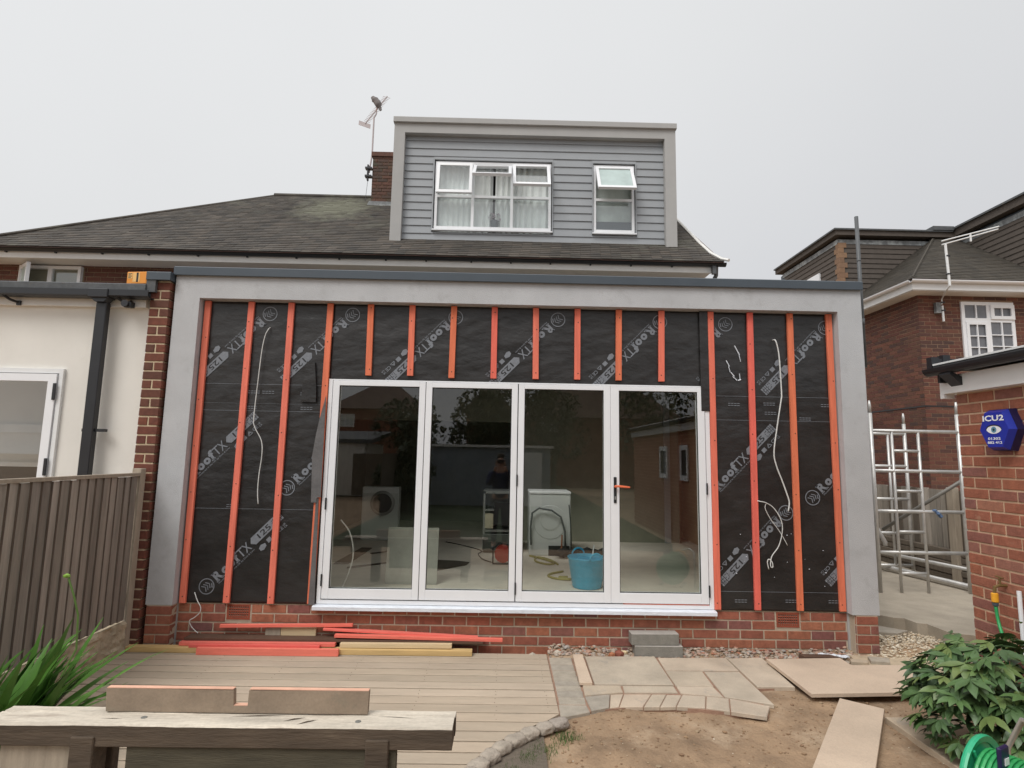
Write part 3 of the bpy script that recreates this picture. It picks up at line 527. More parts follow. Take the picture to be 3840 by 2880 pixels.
# print stamps ------------------------------------------------------
def stamp(cx, cz, flip, parent, clip=None, s=1.0):
    mb = MB(); md = MB()
    def add(b, uvs, fs, dy=0):
        a = math.radians(45.8) + (math.pi if flip else 0); ca, sa = math.cos(a), math.sin(a)
        b.add([((u*ca-v*sa)*s, -dy, (u*sa+v*ca)*s) for u,v in uvs], fs)
    def ring(r0,r1,n=36): return [(r*math.cos(2*math.pi*k/n), r*math.sin(2*math.pi*k/n)) for r in (r0,r1) for k in range(n)], [(k,(k+1)%n,n+(k+1)%n,n+k) for k in range(n)]
    def bar(p,q,w):
        d = Vector((q[0]-p[0],q[1]-p[1])); d.normalize(); o = Vector((-d.y,d.x))*w/2
        return [(p[0]+o.x,p[1]+o.y),(q[0]+o.x,q[1]+o.y),(q[0]-o.x,q[1]-o.y),(p[0]-o.x,p[1]-o.y)], [(0,1,2,3)]
    add(mb, *ring(.064,.073))
    for k in (-.030,-.006,.018):                                     # chevrons in the ring
        add(mb, *bar((k-.005,-.034),(k+.018,.0),.008)); add(mb, *bar((k-.005,.034),(k+.018,.0),.008))
    add(mb, *bar((.030,-.045),(.052,-.012),.010))
    add(mb, *text_uv('R', .100,-.040,.078,.090,.045)); 
    for b in ((.094,.046,.030,.010),(.094,-.040,.036,.011),(.152,-.040,.034,.011)): add(mb, [(b[0],b[1]-.006),(b[0]+b[2],b[1]-.006),(b[0]+b[2],b[1]+.005),(b[0],b[1]+.005)], [(0,1,2,3)])
    add(mb, *text_uv('o', .188,-.041,.070,.066,.06)); add(mb, *text_uv('o', .264,-.041,.070,.066,.06)); add(mb, *text_uv('f', .338,-.040,.054,.096,.05)); add(mb, [(.336,-.045),(.378,-.045),(.378,-.034),(.336,-.034)], [(0,1,2,3)])
    add(mb, *text_uv('T', .394,-.040,.068,.086,.006)); add(mb, *text_uv('X', .462,-.040,.070,.086,.010))
    add(mb, [(.545,.0),(.580,.040),(.86,.040),(.86,-.040),(.580,-.040)], [(0,4,3,2,1)])
    add(md, *text_uv('125', .64,-.026,.145,.052,.012), dy=.0008)
    for i in range(3):
        for k in range(3): add(mb, [(.866+i*.022,-.040+k*.028),(.884+i*.022,-.040+k*.028),(.884+i*.022,-.016+k*.028),(.866+i*.022,-.016+k*.028)], [(0,1,2,3)])
    rs = random.Random(3)
    for i in range(9):
        u = .80+rs.random()*.055; v = -.034+rs.random()*.06; add(md, [(u,v),(u+.010,v),(u+.010,v+.006),(u,v+.006)], [(0,1,2,3)], dy=.0008)
        u = .868+rs.random()*.05; v = -.036+rs.random()*.066; add(md, [(u,v),(u+.008,v),(u+.008,v+.005),(u,v+.005)], [(0,1,2,3)], dy=.0008)
    add(mb, *text_uv('Manufactured in the UK by Don & Low', .098,-.072,.44,.020,.012))
    add(mb, [(.570,-.115),(.600,-.128),(.642,-.115),(.648,-.088),(.606,-.072),(.572,-.086)], [(0,1,2,3,4,5)])
    add(mb, [(.672,-.112),(.718,-.112),(.718,-.072),(.672,-.072)], [(0,1,2,3)])
    for p,q in (((.738,-.110),(.764,-.074)),((.764,-.074),(.790,-.110)),((.790,-.110),(.738,-.110)),((.752,-.100),(.764,-.084)),((.764,-.084),(.778,-.100))): add(mb, *bar(p,q,.006))
    add(mb, *text_uv('CE', .804,-.112,.056,.036,.015)); add(mb, *text_uv('UK', .872,-.094,.034,.018,.02)); add(mb, *text_uv('CA', .872,-.118,.034,.018,.02))
    nl = len(mb.f); mb.add(md.v, md.f, 1)
    me = mb.mesh('print', [M_print, M_printdark])
    o = link('print', me, parent); o.location = (cx, .0975, cz)
    if clip:
        bm = bmesh.new(); bm.from_mesh(me)
        for (x, keep) in clip:
            bmesh.ops.bisect_plane(bm, geom=bm.verts[:]+bm.edges[:]+bm.faces[:], plane_co=(x-cx,0,0), plane_no=(1,0,0), clear_outer=(keep=='left'), clear_inner=(keep=='right'))
        bm.to_mesh(me); bm.free()
    return o
for cx,cz in ((-1.524,3.142),(-.501,3.139),(.518,3.137),(1.538,3.137)): stamp(cx,cz,True,MEM[2])
stamp(-2.34,3.134,True,MEM[0]); stamp(3.203,3.112,True,MEM[1]); stamp(2.728,1.285,True,MEM[1]); stamp(3.75,1.30,True,MEM[1],[(3.24,'left')])
stamp(2.196,3.127,True,MEM[1],[(1.935,'right')]); stamp(2.60,3.137,True,MEM[2],[(1.925,'left')])
stamp(-2.744,.522,False,MEM[0]); stamp(-3.05,1.47,False,MEM[0],[(-2.985,'right')]); stamp(-2.057,1.44,False,MEM[0],[(-1.80,'left')])
stamp(1.99,1.446,False,MEM[1],[(2.03,'right')]); stamp(2.995,1.433,False,MEM[1],[(3.24,'left')])
# tiny roll text beside the laps
rt = MB()
for (x,z) in ((-2.50,2.36),(-2.36,2.36),(-1.99,2.35),(-2.52,2.21),(-1.98,2.21),(2.20,2.33),(2.55,2.34),(3.12,2.335),(2.56,2.25),(2.90,2.20),(2.21,.47),(2.69,.475),(3.10,.475),(-2.62,1.27)):
    for k in range(2):
        for w in range(4): rt.box((x+w*.030,.0978,z-k*.020),(x+w*.030+.024,.0985,z-k*.020+.006))
rt.build('roll_text', M_print, MEM[1], kind='stuff')
# flaps and a lifted pocket of membrane
mb = MB(); mb.box((-.04,0,-.5),(.04,.004,.5))
o = bx('membrane_strap', (1.928,.076,2.25),(2.016,.080,3.25), M_membrane, ext); o['label'] = 'loose black strip hanging over the top corner of the doors'
mb = MB(); mb.prism([(-1.726,2.33),(-1.775,2.10),(-1.80,1.95),(-1.824,1.75),(-1.812,1.42),(-1.809,1.31),(-1.757,1.31),(-1.757,1.35),(-1.745,1.36),(-1.72,1.36)], .052, .058, ax='y'); o = mb.build('felt_flap', M_flap, ext); o['label'] = 'faded grey strip of felt peeling beside the left door jamb'
mb = MB(); mb.prism([(-1.765,1.35),(-1.742,1.35),(-1.722,.379),(-1.778,.379)], .060, .066, ax='y'); mb.build('felt_flap', M_flap, ext)
mb = MB(); mb.prism([(-1.940,2.66),(-1.86,2.655),(-1.832,2.38),(-1.828,2.262),(-1.972,2.262),(-1.968,2.42)], .072, .098, ax='y')
o = mb.build('membrane_pocket', M_membrane, ext); o['label'] = 'pouch of black membrane folded over a pipe stub'
for (x,z,r) in ((-1.815,2.36,.007),(-1.81,2.22,.006),(-1.86,2.63,.006),(2.30,2.92,.01),(2.26,2.98,.008),(2.42,2.8,.008)):
    pass
mb = MB(); mb.tube([(-1.813,2.37,.07),(-1.822,2.33,.068),(-1.812,2.29,.07)], .006, 6); mb.tube([(-1.81,2.222,.09),(-1.81,2.216,.08)], .006, 6)
pts = [(2.20,2.76),(2.215,2.70),(2.235,2.64),(2.26,2.60),(2.30,2.56),(2.325,2.57),(2.33,2.63),(2.34,2.75),(2.33,2.82),(2.28,2.91)]
for (a,b),(c,d) in zip(pts,pts[1:]):
    if R() < .8: mb.tube([(a+U(-.01,.01),.095,b),(c+U(-.01,.01),.092,d)], U(.003,.006), 5)
for k in range(14): mb.rock((U(2.1,3.2),.098,U(.6,1.1)), U(.003,.007))
mb.build('adhesive_smear', M_film, MEM[1], kind='stuff', label='dried pale adhesive smears on the membrane')
# battens
def batten(xt, zt_, xb, zb_, w=.058):
    mb = MB(); cx, cz = (xt+xb)/2, (zt_+zb_)/2
    h = .0125; c = .002
    a = [(xb-w/2-cx, zb_-cz),(xb+w/2-cx, zb_-cz),(xt+w/2-cx, zt_-cz),(xt-w/2-cx, zt_-cz)]
    mb.v = [(x,.025,z) for x,z in a]+[(x,c,z) for x,z in a]+[(x+(c if i in (0,3) else -c),0,z+(c if i < 2 else -c)) for i,(x,z) in enumerate(a)]
    mb.f = [(3,2,1,0)[::-1],(8,9,10,11)]+[(k*4+i,k*4+(i+1)%4,(k+1)*4+(i+1)%4,(k+1)*4+i) for k in (0,1) for i in range(4)]; mb.m = [0]*len(mb.f)
    z = -abs(zt_-zb_)/2+.06
    while z < abs(zt_-zb_)/2:
        mb.lathe([(.006,.0),(.006,.002)], 8, 1, Matrix.Translation((U(-.012,.012)+ (xt-xb)*z/(zt_-zb_),.001,z)) @ Matrix.Rotation(math.pi/2,4,'X')); z += U(.42,.62)
    o = mb.build('batten', [M_batten, M_screw], ext); o.location = (cx,.0705,cz); o.rotation_euler = (0,0,0)
for xt,xb in ((-2.948,-2.945),(-2.520,-2.543),(-2.127,-2.134)): batten(xt,3.248,xb,.374+.006*(xb > -2.9)-.0)
batten(-1.742,3.248,-1.766,.385)
for xt,xb,z in ((-1.343,-1.335,2.535),(-.931,-.928,2.541),(-.518,-.524,2.527),(-.114,-.112,2.530),(.296,.301,2.533),(.712,.710,2.536),(1.124,1.118,2.536),(1.551,1.541,2.534)): batten(xt,3.248,xb,z)
for xt,xb in ((2.042,2.04),(2.438,2.417),(2.840,2.820),(3.232,3.222)): batten(xt,3.248,xb,.387)
# ------------------------------------------------------------------ folding doors
fz0, fz1 = .385, 2.495; fy = .085
mb = MB()
mb.box((-1.714,fy,fz0),(-1.678,.165,fz1)); mb.box((1.966,fy,fz0),(2.008,.165,fz1)); mb.box((-1.678,fy,2.482),(1.966,.165,fz1)); mb.box((-1.678,fy,fz0),(1.966,.165,.420))
mb.build('door_frame', M_upvc, ext)
mb = MB(); mb.prism([(.02,.342),(.02,.372),(.03,.378),(.16,.3845),(.16,.35),(.03,.338)], -1.732, 2.012, ax='x'); o = mb.build('sill', M_film, ext); o['label'] = 'white sill still covered in protective film'
mb = MB(); mb.box((1.15,.083,.4215),(1.96,.09,.4275)); mb.build('red_shim', M_batten, ext)
mb = MB(); mb.box((-1.676,.12,.421),(1.964,.150,2.481)); 
gb = MB()
for a,b in ((-1.676,-1.672),(1.961,1.965)): gb.box((a,.10,.421),(b,.15,2.481))
gb.build('seal', M_gasket, ext)
leaves = [(-1.671,-.771,-1.607,-.831,2.433),(-.765,.130,-.705,.072,2.430),(.139,1.036,.197,.971,2.434),(1.038,1.960,1.120,1.891,2.435)]
for i,(x0,x1,g0,g1,gt) in enumerate(leaves):
    gbz = .524; z0, z1 = .431, 2.479
    mb = MB(); y0, y1 = .078, .150
    mb.box((x0,y0,z0),(g0,y1,z1)); mb.box((g1,y0,z0),(x1,y1,z1)); mb.box((g0,y0,gt),(g1,y1,z1)); mb.box((g0,y0,z0),(g1,y1,gbz))
    lf = mb.build('door_leaf', M_upvc, ext); bv = lf.modifiers.new('b','BEVEL'); bv.width = .003; bv.segments = 2
    gb = MB(); w = .006
    gb.box((g0,.088,gbz),(g0+w,.10,gt)); gb.box((g1-w,.088,gbz),(g1,.10,gt)); gb.box((g0+w,.088,gt-w),(g1-w,.10,gt)); gb.box((g0+w,.088,gbz),(g1-w,.10,gbz+w)); gb.build('gasket', M_gasket, lf)
    pb = MB(); pb.box((g0+.001,.101,gbz+.001),(g1-.001,.125,gt-.001)); pb.build('pane', M_glass, lf)
    if i == 3:
        hb = MB(); hb.box((1.064,.068,1.352),(1.092,.0775,1.598), ch=.004); hb.build('handle_plate', M_black, lf)
        hb = MB(); hb.tube([(1.078,.075,1.508),(1.078,.045,1.508)], .011, 10); hb.tube([(1.072,.040,1.512),(1.10,.036,1.512),(1.15,.036,1.508),(1.212,.040,1.503)], [.010,.012,.011,.008], 10); hb.build('door_handle', M_handle, lf)
        hb = MB(); hb.box((1.070,.064,1.385),(1.086,.069,1.415)); hb.build('keyhole_cover', M_steel, lf)
    for hz in ((1.30,.60) if i in (0,) else (1.55,.55) if i == 2 else (1.50,.55) if i == 3 else ()):
        hx = (x0-.004) if i in (0,2) else x1+.003
        hb = MB(); hb.box((hx-.007,.066,hz-.055),(hx+.007,.0775,hz+.055), ch=.002); hb.build('hinge', M_black, lf)
gb = MB()
for x in (-.768,.1345): gb.box((x-.003,.09,.431),(x+.003,.15,2.51))
gb.build('leaf_gap_seal', M_gasket, ext)
# ================================================================== cables
def cable(name, pts, r, lb, m=M_cable, grp='cable ends left hanging from the wall'):
    P = [Vector(p) for p in pts]; o0 = P[0].copy(); Q = []
    for i in range(len(P)-1):
        p0 = P[max(i-1,0)]; p1 = P[i]; p2 = P[i+1]; p3 = P[min(i+2,len(P)-1)]
        for k in range(5):
            t = k/5; Q.append(.5*((2*p1)+(-p0+p2)*t+(2*p0-5*p1+4*p2-p3)*t*t+(-p0+3*p1-3*p2+p3)*t**3)-o0)
    Q.append(P[-1]-o0); mb = MB(); mb.tube(Q, r, 7); return link(name, mb.mesh(name, m, True), None, o0, label=lb, cat='cable', group=grp)
cable('hanging_cable', [(-2.328,.10,2.996),(-2.335,.07,2.97),(-2.358,.06,2.899),(-2.378,.06,2.753),(-2.392,.06,2.486),(-2.407,.06,2.117),(-2.394,.06,2.015),(-2.319,.06,1.882),(-2.304,.06,1.748),(-2.318,.06,1.559),(-2.319,.06,1.405),(-2.306,.06,1.287)], .0045, 'long grey cable hanging down the membrane between the second and third left battens')
cable('hanging_cable', [(2.668,.10,2.975),(2.673,.05,2.96),(2.697,.05,2.852),(2.706,.05,2.698),(2.711,.05,2.43),(2.704,.05,2.371),(2.66,.05,2.14),(2.614,.05,1.866),(2.632,.05,1.732),(2.683,.05,1.587),(2.723,.05,1.465),(2.742,.05,1.388),(2.728,.05,1.305)], .0065, 'longest white cable hanging on the right side beside the third red batten')
cable('hanging_cable', [(2.44,.06,1.398),(2.46,.045,1.393),(2.517,.04,1.379),(2.588,.04,1.33),(2.651,.04,1.222),(2.658,.04,1.113),(2.619,.04,.982),(2.548,.04,.883),(2.53,.03,.80),(2.55,.03,.79),(2.545,.03,.835),(2.52,.04,.86),(2.505,.04,.83),(2.516,.04,.77)], .0045, 'white cable curling into a hook low on the right membrane')
cable('hanging_cable', [(2.521,.05,1.378),(2.508,.05,1.328),(2.555,.05,1.23),(2.64,.05,1.111),(2.708,.05,.987)], .0035, 'thin grey cable crossing the hooked cable on the right')
cable('hanging_cable', [(-2.83,.06,.475),(-2.782,.03,.408),(-2.749,.03,.354),(-2.752,.03,.306),(-2.80,.04,.26),(-2.844,.04,.23),(-2.833,.05,.183),(-2.80,.06,.14),(-2.767,.06,.117)], .0045, 'short white cable dangling over the plinth at the bottom left')
# ================================================================== PARTY WALL PIER
pier = thing('boundary_pier', 'dark red brick pier with pale mortar and a grey metal cap, left of the extension', 'pier', (-3.35,0,0))
bx('pier_core', (-3.445+3.35,-.026,-.2), (-3.275+3.35,.5,3.41), M_piermortar, pier)
PW = .178; z = .0; r = 0
while z < 3.40:
    full = r % 2 == 0
    for (p,q) in ([(0,.1835)] if full else [(0,.083),(.0985,.1835)]):
        o = link('brick', brick_mesh(q-p, .0715, M_pier, r%4), pier); o.matrix_local = Matrix.Translation((-.098+(p+q)/2, -.03+U(-.001,.001), z+.036))
    o = link('brick', brick_mesh(.085 if full else .20, .0715, M_pier, (r+1)%4), pier)
    o.matrix_local = Matrix.Translation((.0875, .018+(.0 if full else .058), z+.036)) @ Matrix.Rotation(math.pi/2, 4, 'Z')
    z += .0873; r += 1
mb = MB(); mb.prism([(-.085,3.405),(-.085,3.478),(-.07,3.487),(.55,3.495),(.55,3.42),(0,3.405)], -.125, .105, ax='x'); mb.build('cap', M_coping, pier)
mb = MB(); mb.box((-.123,-.075,3.285),(-.036,-.04,3.404)); mb.build('cap_upstand', M_felt, pier)
# ================================================================== LEFT NEIGHBOUR'S EXTENSION
ne = thing('neighbour_extension', 'cream rendered single storey extension with a black gutter, left of the brick pier', 'extension', (-4.5,0,0))
lx = -4.5
mb = MB(); h = lambda x: x-lx
mb.box((h(-4.235),.05,-.3),(h(-3.46),.25,3.3)); mb.box((h(-7.2),.05,2.53),(h(-4.235),.25,3.3)); mb.build('wall', M_white_wall, ne)
mb = MB(); mb.box((h(-7.2),-.0,3.148),(h(-3.505),.049,3.26)); mb.build('fascia', M_fascia, ne)
mb = MB(); mb.prism([(-.09,3.292),(-.09,3.352),(-.075,3.362),(.4,3.38),(4.0,3.46),(4.0,3.36),(.25,3.30),(-.07,3.290)], h(-7.3), h(-3.47), ax='x'); mb.build('roof_edge', M_felt, ne)
mb = MB()
def gutter(mb, x0, x1, yc, zt, r, mi=0, sq=False):
    n = 8; pr = [(yc+r*math.cos(math.pi+math.pi*k/n), zt+r*math.sin(math.pi+math.pi*k/n)) for k in range(n+1)] if not sq else [(yc-r,zt),(yc-r,zt-r*1.1),(yc-r*.6,zt-r*1.35),(yc+r,zt-r*1.35),(yc+r,zt)]
    pi = [(yc+(y-yc)*.88, zt-(zt-z)*.88) for y,z in pr][::-1]
    mb.prism(pr+pi, x0, x1, mi, ax='x')
gutter(mb, h(-7.3), h(-3.415), -.075, 3.286, .052, sq=True); mb.build('gutter', M_black, ne)
mb = MB(); mb.box((h(-3.975),-.14,3.205),(h(-3.79),-.015,3.290),ch=.006); mb.prism([(h(-3.96),3.205),(h(-3.80),3.205),(h(-3.83),3.168),(h(-3.915),3.168)], -.12, -.03, ax='y'); mb.build('gutter_outlet', M_black, ne)
mb = MB(); mb.box((h(-3.925),-.085,-.2),(h(-3.825),-.02,3.17), ch=.006)
dp = mb.build('downpipe', M_black, ne)
mb = MB(); mb.box((h(-3.945),-.06,1.935),(h(-3.735),-.014,1.962)); mb.build('pipe_clip', M_black, dp)
for x in (-4.735,-3.66):
    mb = MB(); mb.tube([(h(x-.07),-.10,3.22),(h(x-.03),-.06,3.185),(h(x+.02),-.01,3.165)], .013, 6); mb.box((h(x),-.02,3.14),(h(x+.035),.0,3.185)); mb.build('gutter_bracket', M_black, ne)
# door set
mb = MB(); mb.box((h(-4.275),.02,-.1),(h(-4.236),.15,2.532)); mb.box((h(-6.8),.02,2.488),(h(-4.275),.15,2.532)); mb.build('door_frame', M_upvc2, ne)
mb = MB(); mb.box((h(-4.362),.005,.0),(h(-4.284),.10,2.480)); mb.box((h(-5.9),.005,2.408),(h(-4.362),.10,2.480)); mb.box((h(-5.9),.005,-.1),(h(-4.362),.10,.15)); mb.box((h(-5.98),.005,-.1),(h(-5.9),.10,2.48))
nd = mb.build('door_leaf', M_upvc, ne)
mb = MB(); mb.box((h(-5.9),.035,.15),(h(-4.362),.06,2.408)); mb.build('pane', M_glass2, nd)
for z in (2.31,1.60): bx('hinge', (h(-4.303),-.008,z-.08), (h(-4.272),.004,z+.08), M_black, nd, ch=.003)
mb = MB(); mb.box((h(-6.6),1.5,-.1),(h(-4.3),1.52,2.6)); mb.build('mirrored_wall', M_white_wall, ne)  # modelled behind the pane to stand in for a mirrored outside wall
mb = MB(); mb.box((h(-6.6),1.46,1.95),(h(-4.28),1.499,2.05)); mb.build('mirrored_rail', M_fascia, ne)  # rail and window below belong to the same modelled reflection
mb = MB(); mb.box((h(-6.6),1.42,1.55),(h(-5.05),1.459,1.60)); mb.box((h(-5.10),1.42,.7),(h(-5.05),1.459,1.55)); mb.box((h(-6.6),1.42,1.34),(h(-5.1),1.459,1.38)); mb.box((h(-6.6),1.42,.7),(h(-5.1),1.459,.75)); mb.build('mirrored_window_frame', M_upvc2, ne)
mb = MB(); mb.box((h(-6.6),1.44,.75),(h(-5.1),1.455,1.55)); mb.build('mirrored_window_pane', M_dark, ne)
ll = thing('security_light', 'black security light under the gutter beside the brick pier', 'light', (-3.63,-.04,3.155))
mb = MB(); mb.box((-.035,-.05,-.03),(.035,.0,.03),ch=.008); mb.tube([(0,0,.02),(-.02,.04,.05)], .012, 8); mb.lathe([(.02,0),(.034,.035)], 12, M=Matrix.Translation((.0,-.05,0)) @ Matrix.Rotation(math.pi/2,4,'X')); mb.build('lamp_head', M_black, ll)
mb = MB(); mb.box((-.02,.0,-.02),(.02,.04,.03)); mb.build('mount', M_black, ll)
mb = MB(); mb.box((-.108,-.05,0),(.108,.05,.125),ch=.006)
ob = mb.build('orange_box', M_orangebox, None, label='orange box with dark printed marks on the flat roof beside the pier cap', cat='box'); ob.location = (-3.69,.16,3.415); ob.rotation_euler = (0,0,-.12)
mb = MB(); mb.box((-.095,-.0518,.055),(-.045,-.0505,.115)); mb.box((-.04,-.0518,.02),(.035,-.0505,.115)); mb.build('label_patch', M_orangebox2, ob)
mb = MB(); mb.box((.0,-.0535,.02),(.02,-.0519,.115))
for k in range(4): mb.box((-.09,-.0535,.103-k*.013),(-.05-.01*(k%2),-.0519,.108-k*.013))
mb.build('print', M_printdark, ob)
# ================================================================== MAIN HOUSE
H = thing('semi_detached_house', 'brick semi-detached house with a brown tiled roof rising behind the extension', 'house', (-1.5,4,0))
hy = 4.0
def HP(o): o.location = Vector(o.location) - H.location; return o
mb = MB(); mb.box((-12,4.004,-.2),(-3.01,9.4,4.86)); mb.box((-3.01,4.004,3.31),(3.36,9.4,4.86)); mb.box((3.28,4.31,-.2),(3.36,9.4,3.31)); HP(mb.build('wall', M_mainmortar, H))
O = Vector((-9.6,4.0,4.36)) - H.location
brickwork(H, M_mainbrick, M_mainbrick, O, 0, 6.4, .52, .225, .068, .010, holes=[(1.36,2.42,-.1,.468)], score=None)
mb = MB(); y0 = 3.62
mb.box((-12,3.58,4.835),(3.38,3.625,4.965)); HP(mb.build('fascia', M_fascia, H))
mb = MB(); mb.box((-12,3.626,4.850),(3.38,4.0,4.864)); HP(mb.build('soffit', M_fascia, H))
mb = MB(); gutter(mb, -12, 3.60, 3.54, 4.985, .056); g_ = HP(mb.build('gutter', M_black, H))
for x in (-11.4,-10.6,-9.8,-9.0,-8.15,-7.35,-6.6,-5.85,-5.05,-4.25,-3.45,-2.75,-1.99,-1.33,-.59,.06,.71,1.37,2.04,2.72):
    mb = MB(); mb.box((x-.012,3.545,4.915),(x+.012,3.60,4.94)); b_ = mb.build('gutter_bracket', M_black, H); HP(b_)
mb = MB(); mb.box((3.37,3.50,4.80),(3.43,3.56,4.935)); mb.tube([(3.44,3.53,4.93),(3.46,3.6,4.8),(3.42,3.9,4.6),(3.42,3.95,0)], .034, 8); HP(mb.build('downpipe', M_grey, H))
# roof: courses of tiles with real steps
TP = math.tan(math.radians(37.9)); SY, SZ = 3.45, 4.99
def left_x(y): return -5.12-(6.49-y)*1.235
def right_x(y): return 3.40+max(0,(3.62-y)*.9)
def tiles(x0f, x1f, ya, yb, tanp, sy, sz, gauge, tw, th=.012, off=0):
    mb = MB(); c = 1/math.sqrt(1+tanp*tanp); n = int((yb-ya)/(gauge*c)); rr = random.Random(5)
    for r in range(n):
        y = ya+r*gauge*c; y2 = y+gauge*c*1.02; z = sz+(y-sy)*tanp; z2 = sz+(y2-sy)*tanp
        x = x0f(y)-(tw/2 if r % 2 else 0); x1 = x1f(y)
        while x < x1:
            a, b = max(x, x0f(y)), min(x+tw-.003, x1)
            if b-a > .02:
                t = th*(.8+.5*rr.random()); dz = rr.uniform(-.002,.003)
                mb.add([(a,y,z+dz),(b,y,z+dz),(b,y-.004,z+t+dz),(a,y-.004,z+t+dz),(b,y2,z2+.003),(a,y2,z2+.003)], [(0,1,2,3),(3,2,4,5)])
            x += tw
    return mb
HP(tiles(left_x, right_x, 3.44, 6.49, TP, SY, SZ, .098, .168).build('roof_tiles', M_tile, H, kind='stuff'))
mb = MB()
e1 = [(-9.0,3.44,4.965),(3.55,3.44,4.965),(3.40,6.49,7.34),(-5.12,6.49,7.34)]
mb.add(e1+[(3.40,9.6,4.95),(-5.12,6.51,7.34),(-9.0,9.6,4.95)], [(0,1,2,3),(3,2,4,6),(0,3,6)]); rf = HP(mb.build('roof', M_redroof, H))
mb = MB(); mb.tube([(-5.14,6.49,7.36),(-1.9,6.49,7.36)], .055, 8); mb.tube([(2.9,6.49,7.36),(3.4,6.49,7.36)], .055, 8); mb.tube([(-5.14,6.49,7.35),(-8.95,3.42,5.0)], .03, 6); HP(mb.build('ridge_tiles', M_tile, H, kind='stuff'))
mb = MB(); mb.tube([(3.60,3.40,4.995),(3.53,3.52,5.06),(3.44,3.75,5.24),(3.415,4.2,5.59),(3.41,5.4,6.53),(3.41,6.5,7.38)], .028, 6); HP(mb.build('verge', M_fascia, H))
mb = MB(); mb.add([(3.36,4.0,4.86),(3.36,9.2,4.86),(3.36,6.5,7.2),(3.30,4.0,4.86),(3.30,9.2,4.86),(3.30,6.5,7.2)], [(0,1,2),(5,4,3),(0,2,5,3),(1,4,5,2)]); HP(mb.build('gable', M_mainmortar, H))
# upstairs window of the left half
mb = MB(); X0,X1,Z0,Z1 = -8.235,-7.20,4.30,4.826
mb.box((X0,3.94,Z1-.052),(X1,4.0,Z1)); mb.box((X0,3.94,Z0),(X0+.05,4.0,Z1-.052)); mb.box((X1-.05,3.94,Z0),(X1,4.0,Z1-.052)); mb.box((-7.75,3.94,Z0),(-7.68,4.0,Z1-.052))
wn = HP(mb.build('window', M_upvc, H))
bx('pane', (-7.679,3.965,Z0), (X1-.052,3.975,Z1-.055), M_glass2, wn)
mb = MB(); 
Ms = Matrix.Translation((X0+.05,3.94,0)) @ Matrix.Rotation(math.radians(-38),4,'Z')
for a,b in (((0,-.03,Z0),(.055,.02,4.80)),((.37,-.03,Z0),(.425,.02,4.80)),((.055,-.03,4.745),(.37,.02,4.80))): mb.box(a,b,M=Ms)
ss = mb.build('open_casement', M_upvc, wn); mb = MB(); mb.box((.056,-.008,Z0),(.369,.002,4.744),M=Ms); mb.build('pane', M_frost, ss)
bx('room_backing', (X0+.05,4.001,Z0), (X1-.05,4.004,Z1-.05), M_plaster, wn)
# chimney -----------------------------------------------------------
cx0, cx1, cyf = -2.925, -2.30, 6.08
mb = MB(); mb.box((cx0+.012,cyf+.012,6.6),(cx1-.012,cyf+.9,8.12)); chm = HP(mb.build('chimney_stack', M_oldmortar, H))
brickwork(chm, M_chbrick, M_chbrick, Vector((cx0,cyf,7.02)), 0, cx1-cx0, 1.10, .215, .062, .012)
z = 7.02; r = 0
while z < 8.1:
    for p,q in ((0,.215),(.227,.44),(.455,.67)) if r % 2 else ((0,.10),(.112,.327),(.34,.55)):
        o = link('brick', brick_mesh(q-p, .062, M_chbrick, r%4), chm); o.matrix_local = Matrix.Translation((cx0, cyf+(p+q)/2+.01, z+.031)) @ Matrix.Rotation(-math.pi/2,4,'Z')
    z += .074; r += 1
mb = MB(); mb.box((cx0-.03,cyf-.03,8.105),(cx1+.03,cyf+.93,8.20)); mb.build('chimney_cap', M_chbrick, chm)
mb = MB(); mb.lathe([(.15,8.2),(.165,8.30),(.15,8.31),(.12,8.34),(.05,8.345)], 16, M=Matrix.Translation((-2.58,cyf+.35,0))); mb.build('chimney_pot', M_terracotta, chm, smooth=False)
mb = MB(); mb.prism([(-2.97,6.95),(-2.25,6.93),(-2.25,7.03),(-2.93,7.04)], cyf-.13, cyf+.0, ax='y'); mb.build('lead_flashing', M_lead, chm)
# ================================================================== DORMER
D = thing('box_dormer', 'grey weatherboarded box dormer standing on the roof behind the extension', 'dormer', (.45,4,5.3))
def DP(o): o.location = Vector(o.location) - D.location; return o
dxl, dxr, dzb = -2.045, 2.955, 5.325
mb = MB(); mb.prism([(dxl,dzb),(-1.855,dzb),(-1.855,7.432),(2.760,7.432),(2.760,dzb),(dxr,dzb),(dxr,7.605),(dxl,7.605)], 4.0, 4.13, ax='y'); DP(mb.build('front_frame', M_dormerframe, D))
mb = MB(); mb.prism([(3.955,7.612),(3.955,7.70),(3.965,7.712),(4.2,7.718),(7.0,7.76),(7.0,7.60),(3.97,7.606)], dxl-.015, dxr+.015, ax='x'); DP(mb.build('roof_trim', M_dormerframe, D))
mb = MB(); mb.box((dxl+.005,4.131,5.0),(-1.86,6.9,7.60)); mb.box((2.765,4.131,5.0),(dxr-.005,6.9,7.60)); mb.box((-1.86,4.45,7.2),(2.765,6.9,7.60)); mb.box((-1.86,6.7,5.0),(2.765,6.9,7.2)); DP(mb.build('cheek', M_dormerframe, D))
mb = MB(); mb.box((-1.86,4.45,5.3),(2.765,4.7,5.7)); DP(mb.build('inner_floor', M_plaster, D))
bk = MB()
for a,b in (((-1.855,4.128,5.34),(-1.325,4.145,7.43)),((.775,4.128,5.34),(1.495,4.145,7.43)),((2.25,4.128,5.34),(2.76,4.145,7.43)),((-1.325,4.128,5.34),(.775,4.145,5.66)),((1.495,4.128,5.34),(2.25,4.145,5.66)),((-1.325,4.128,6.985),(2.25,4.145,7.43))): bk.box(a,b)
DP(bk.build('sheathing', M_coping, D))
z = 5.332; ex = .1437
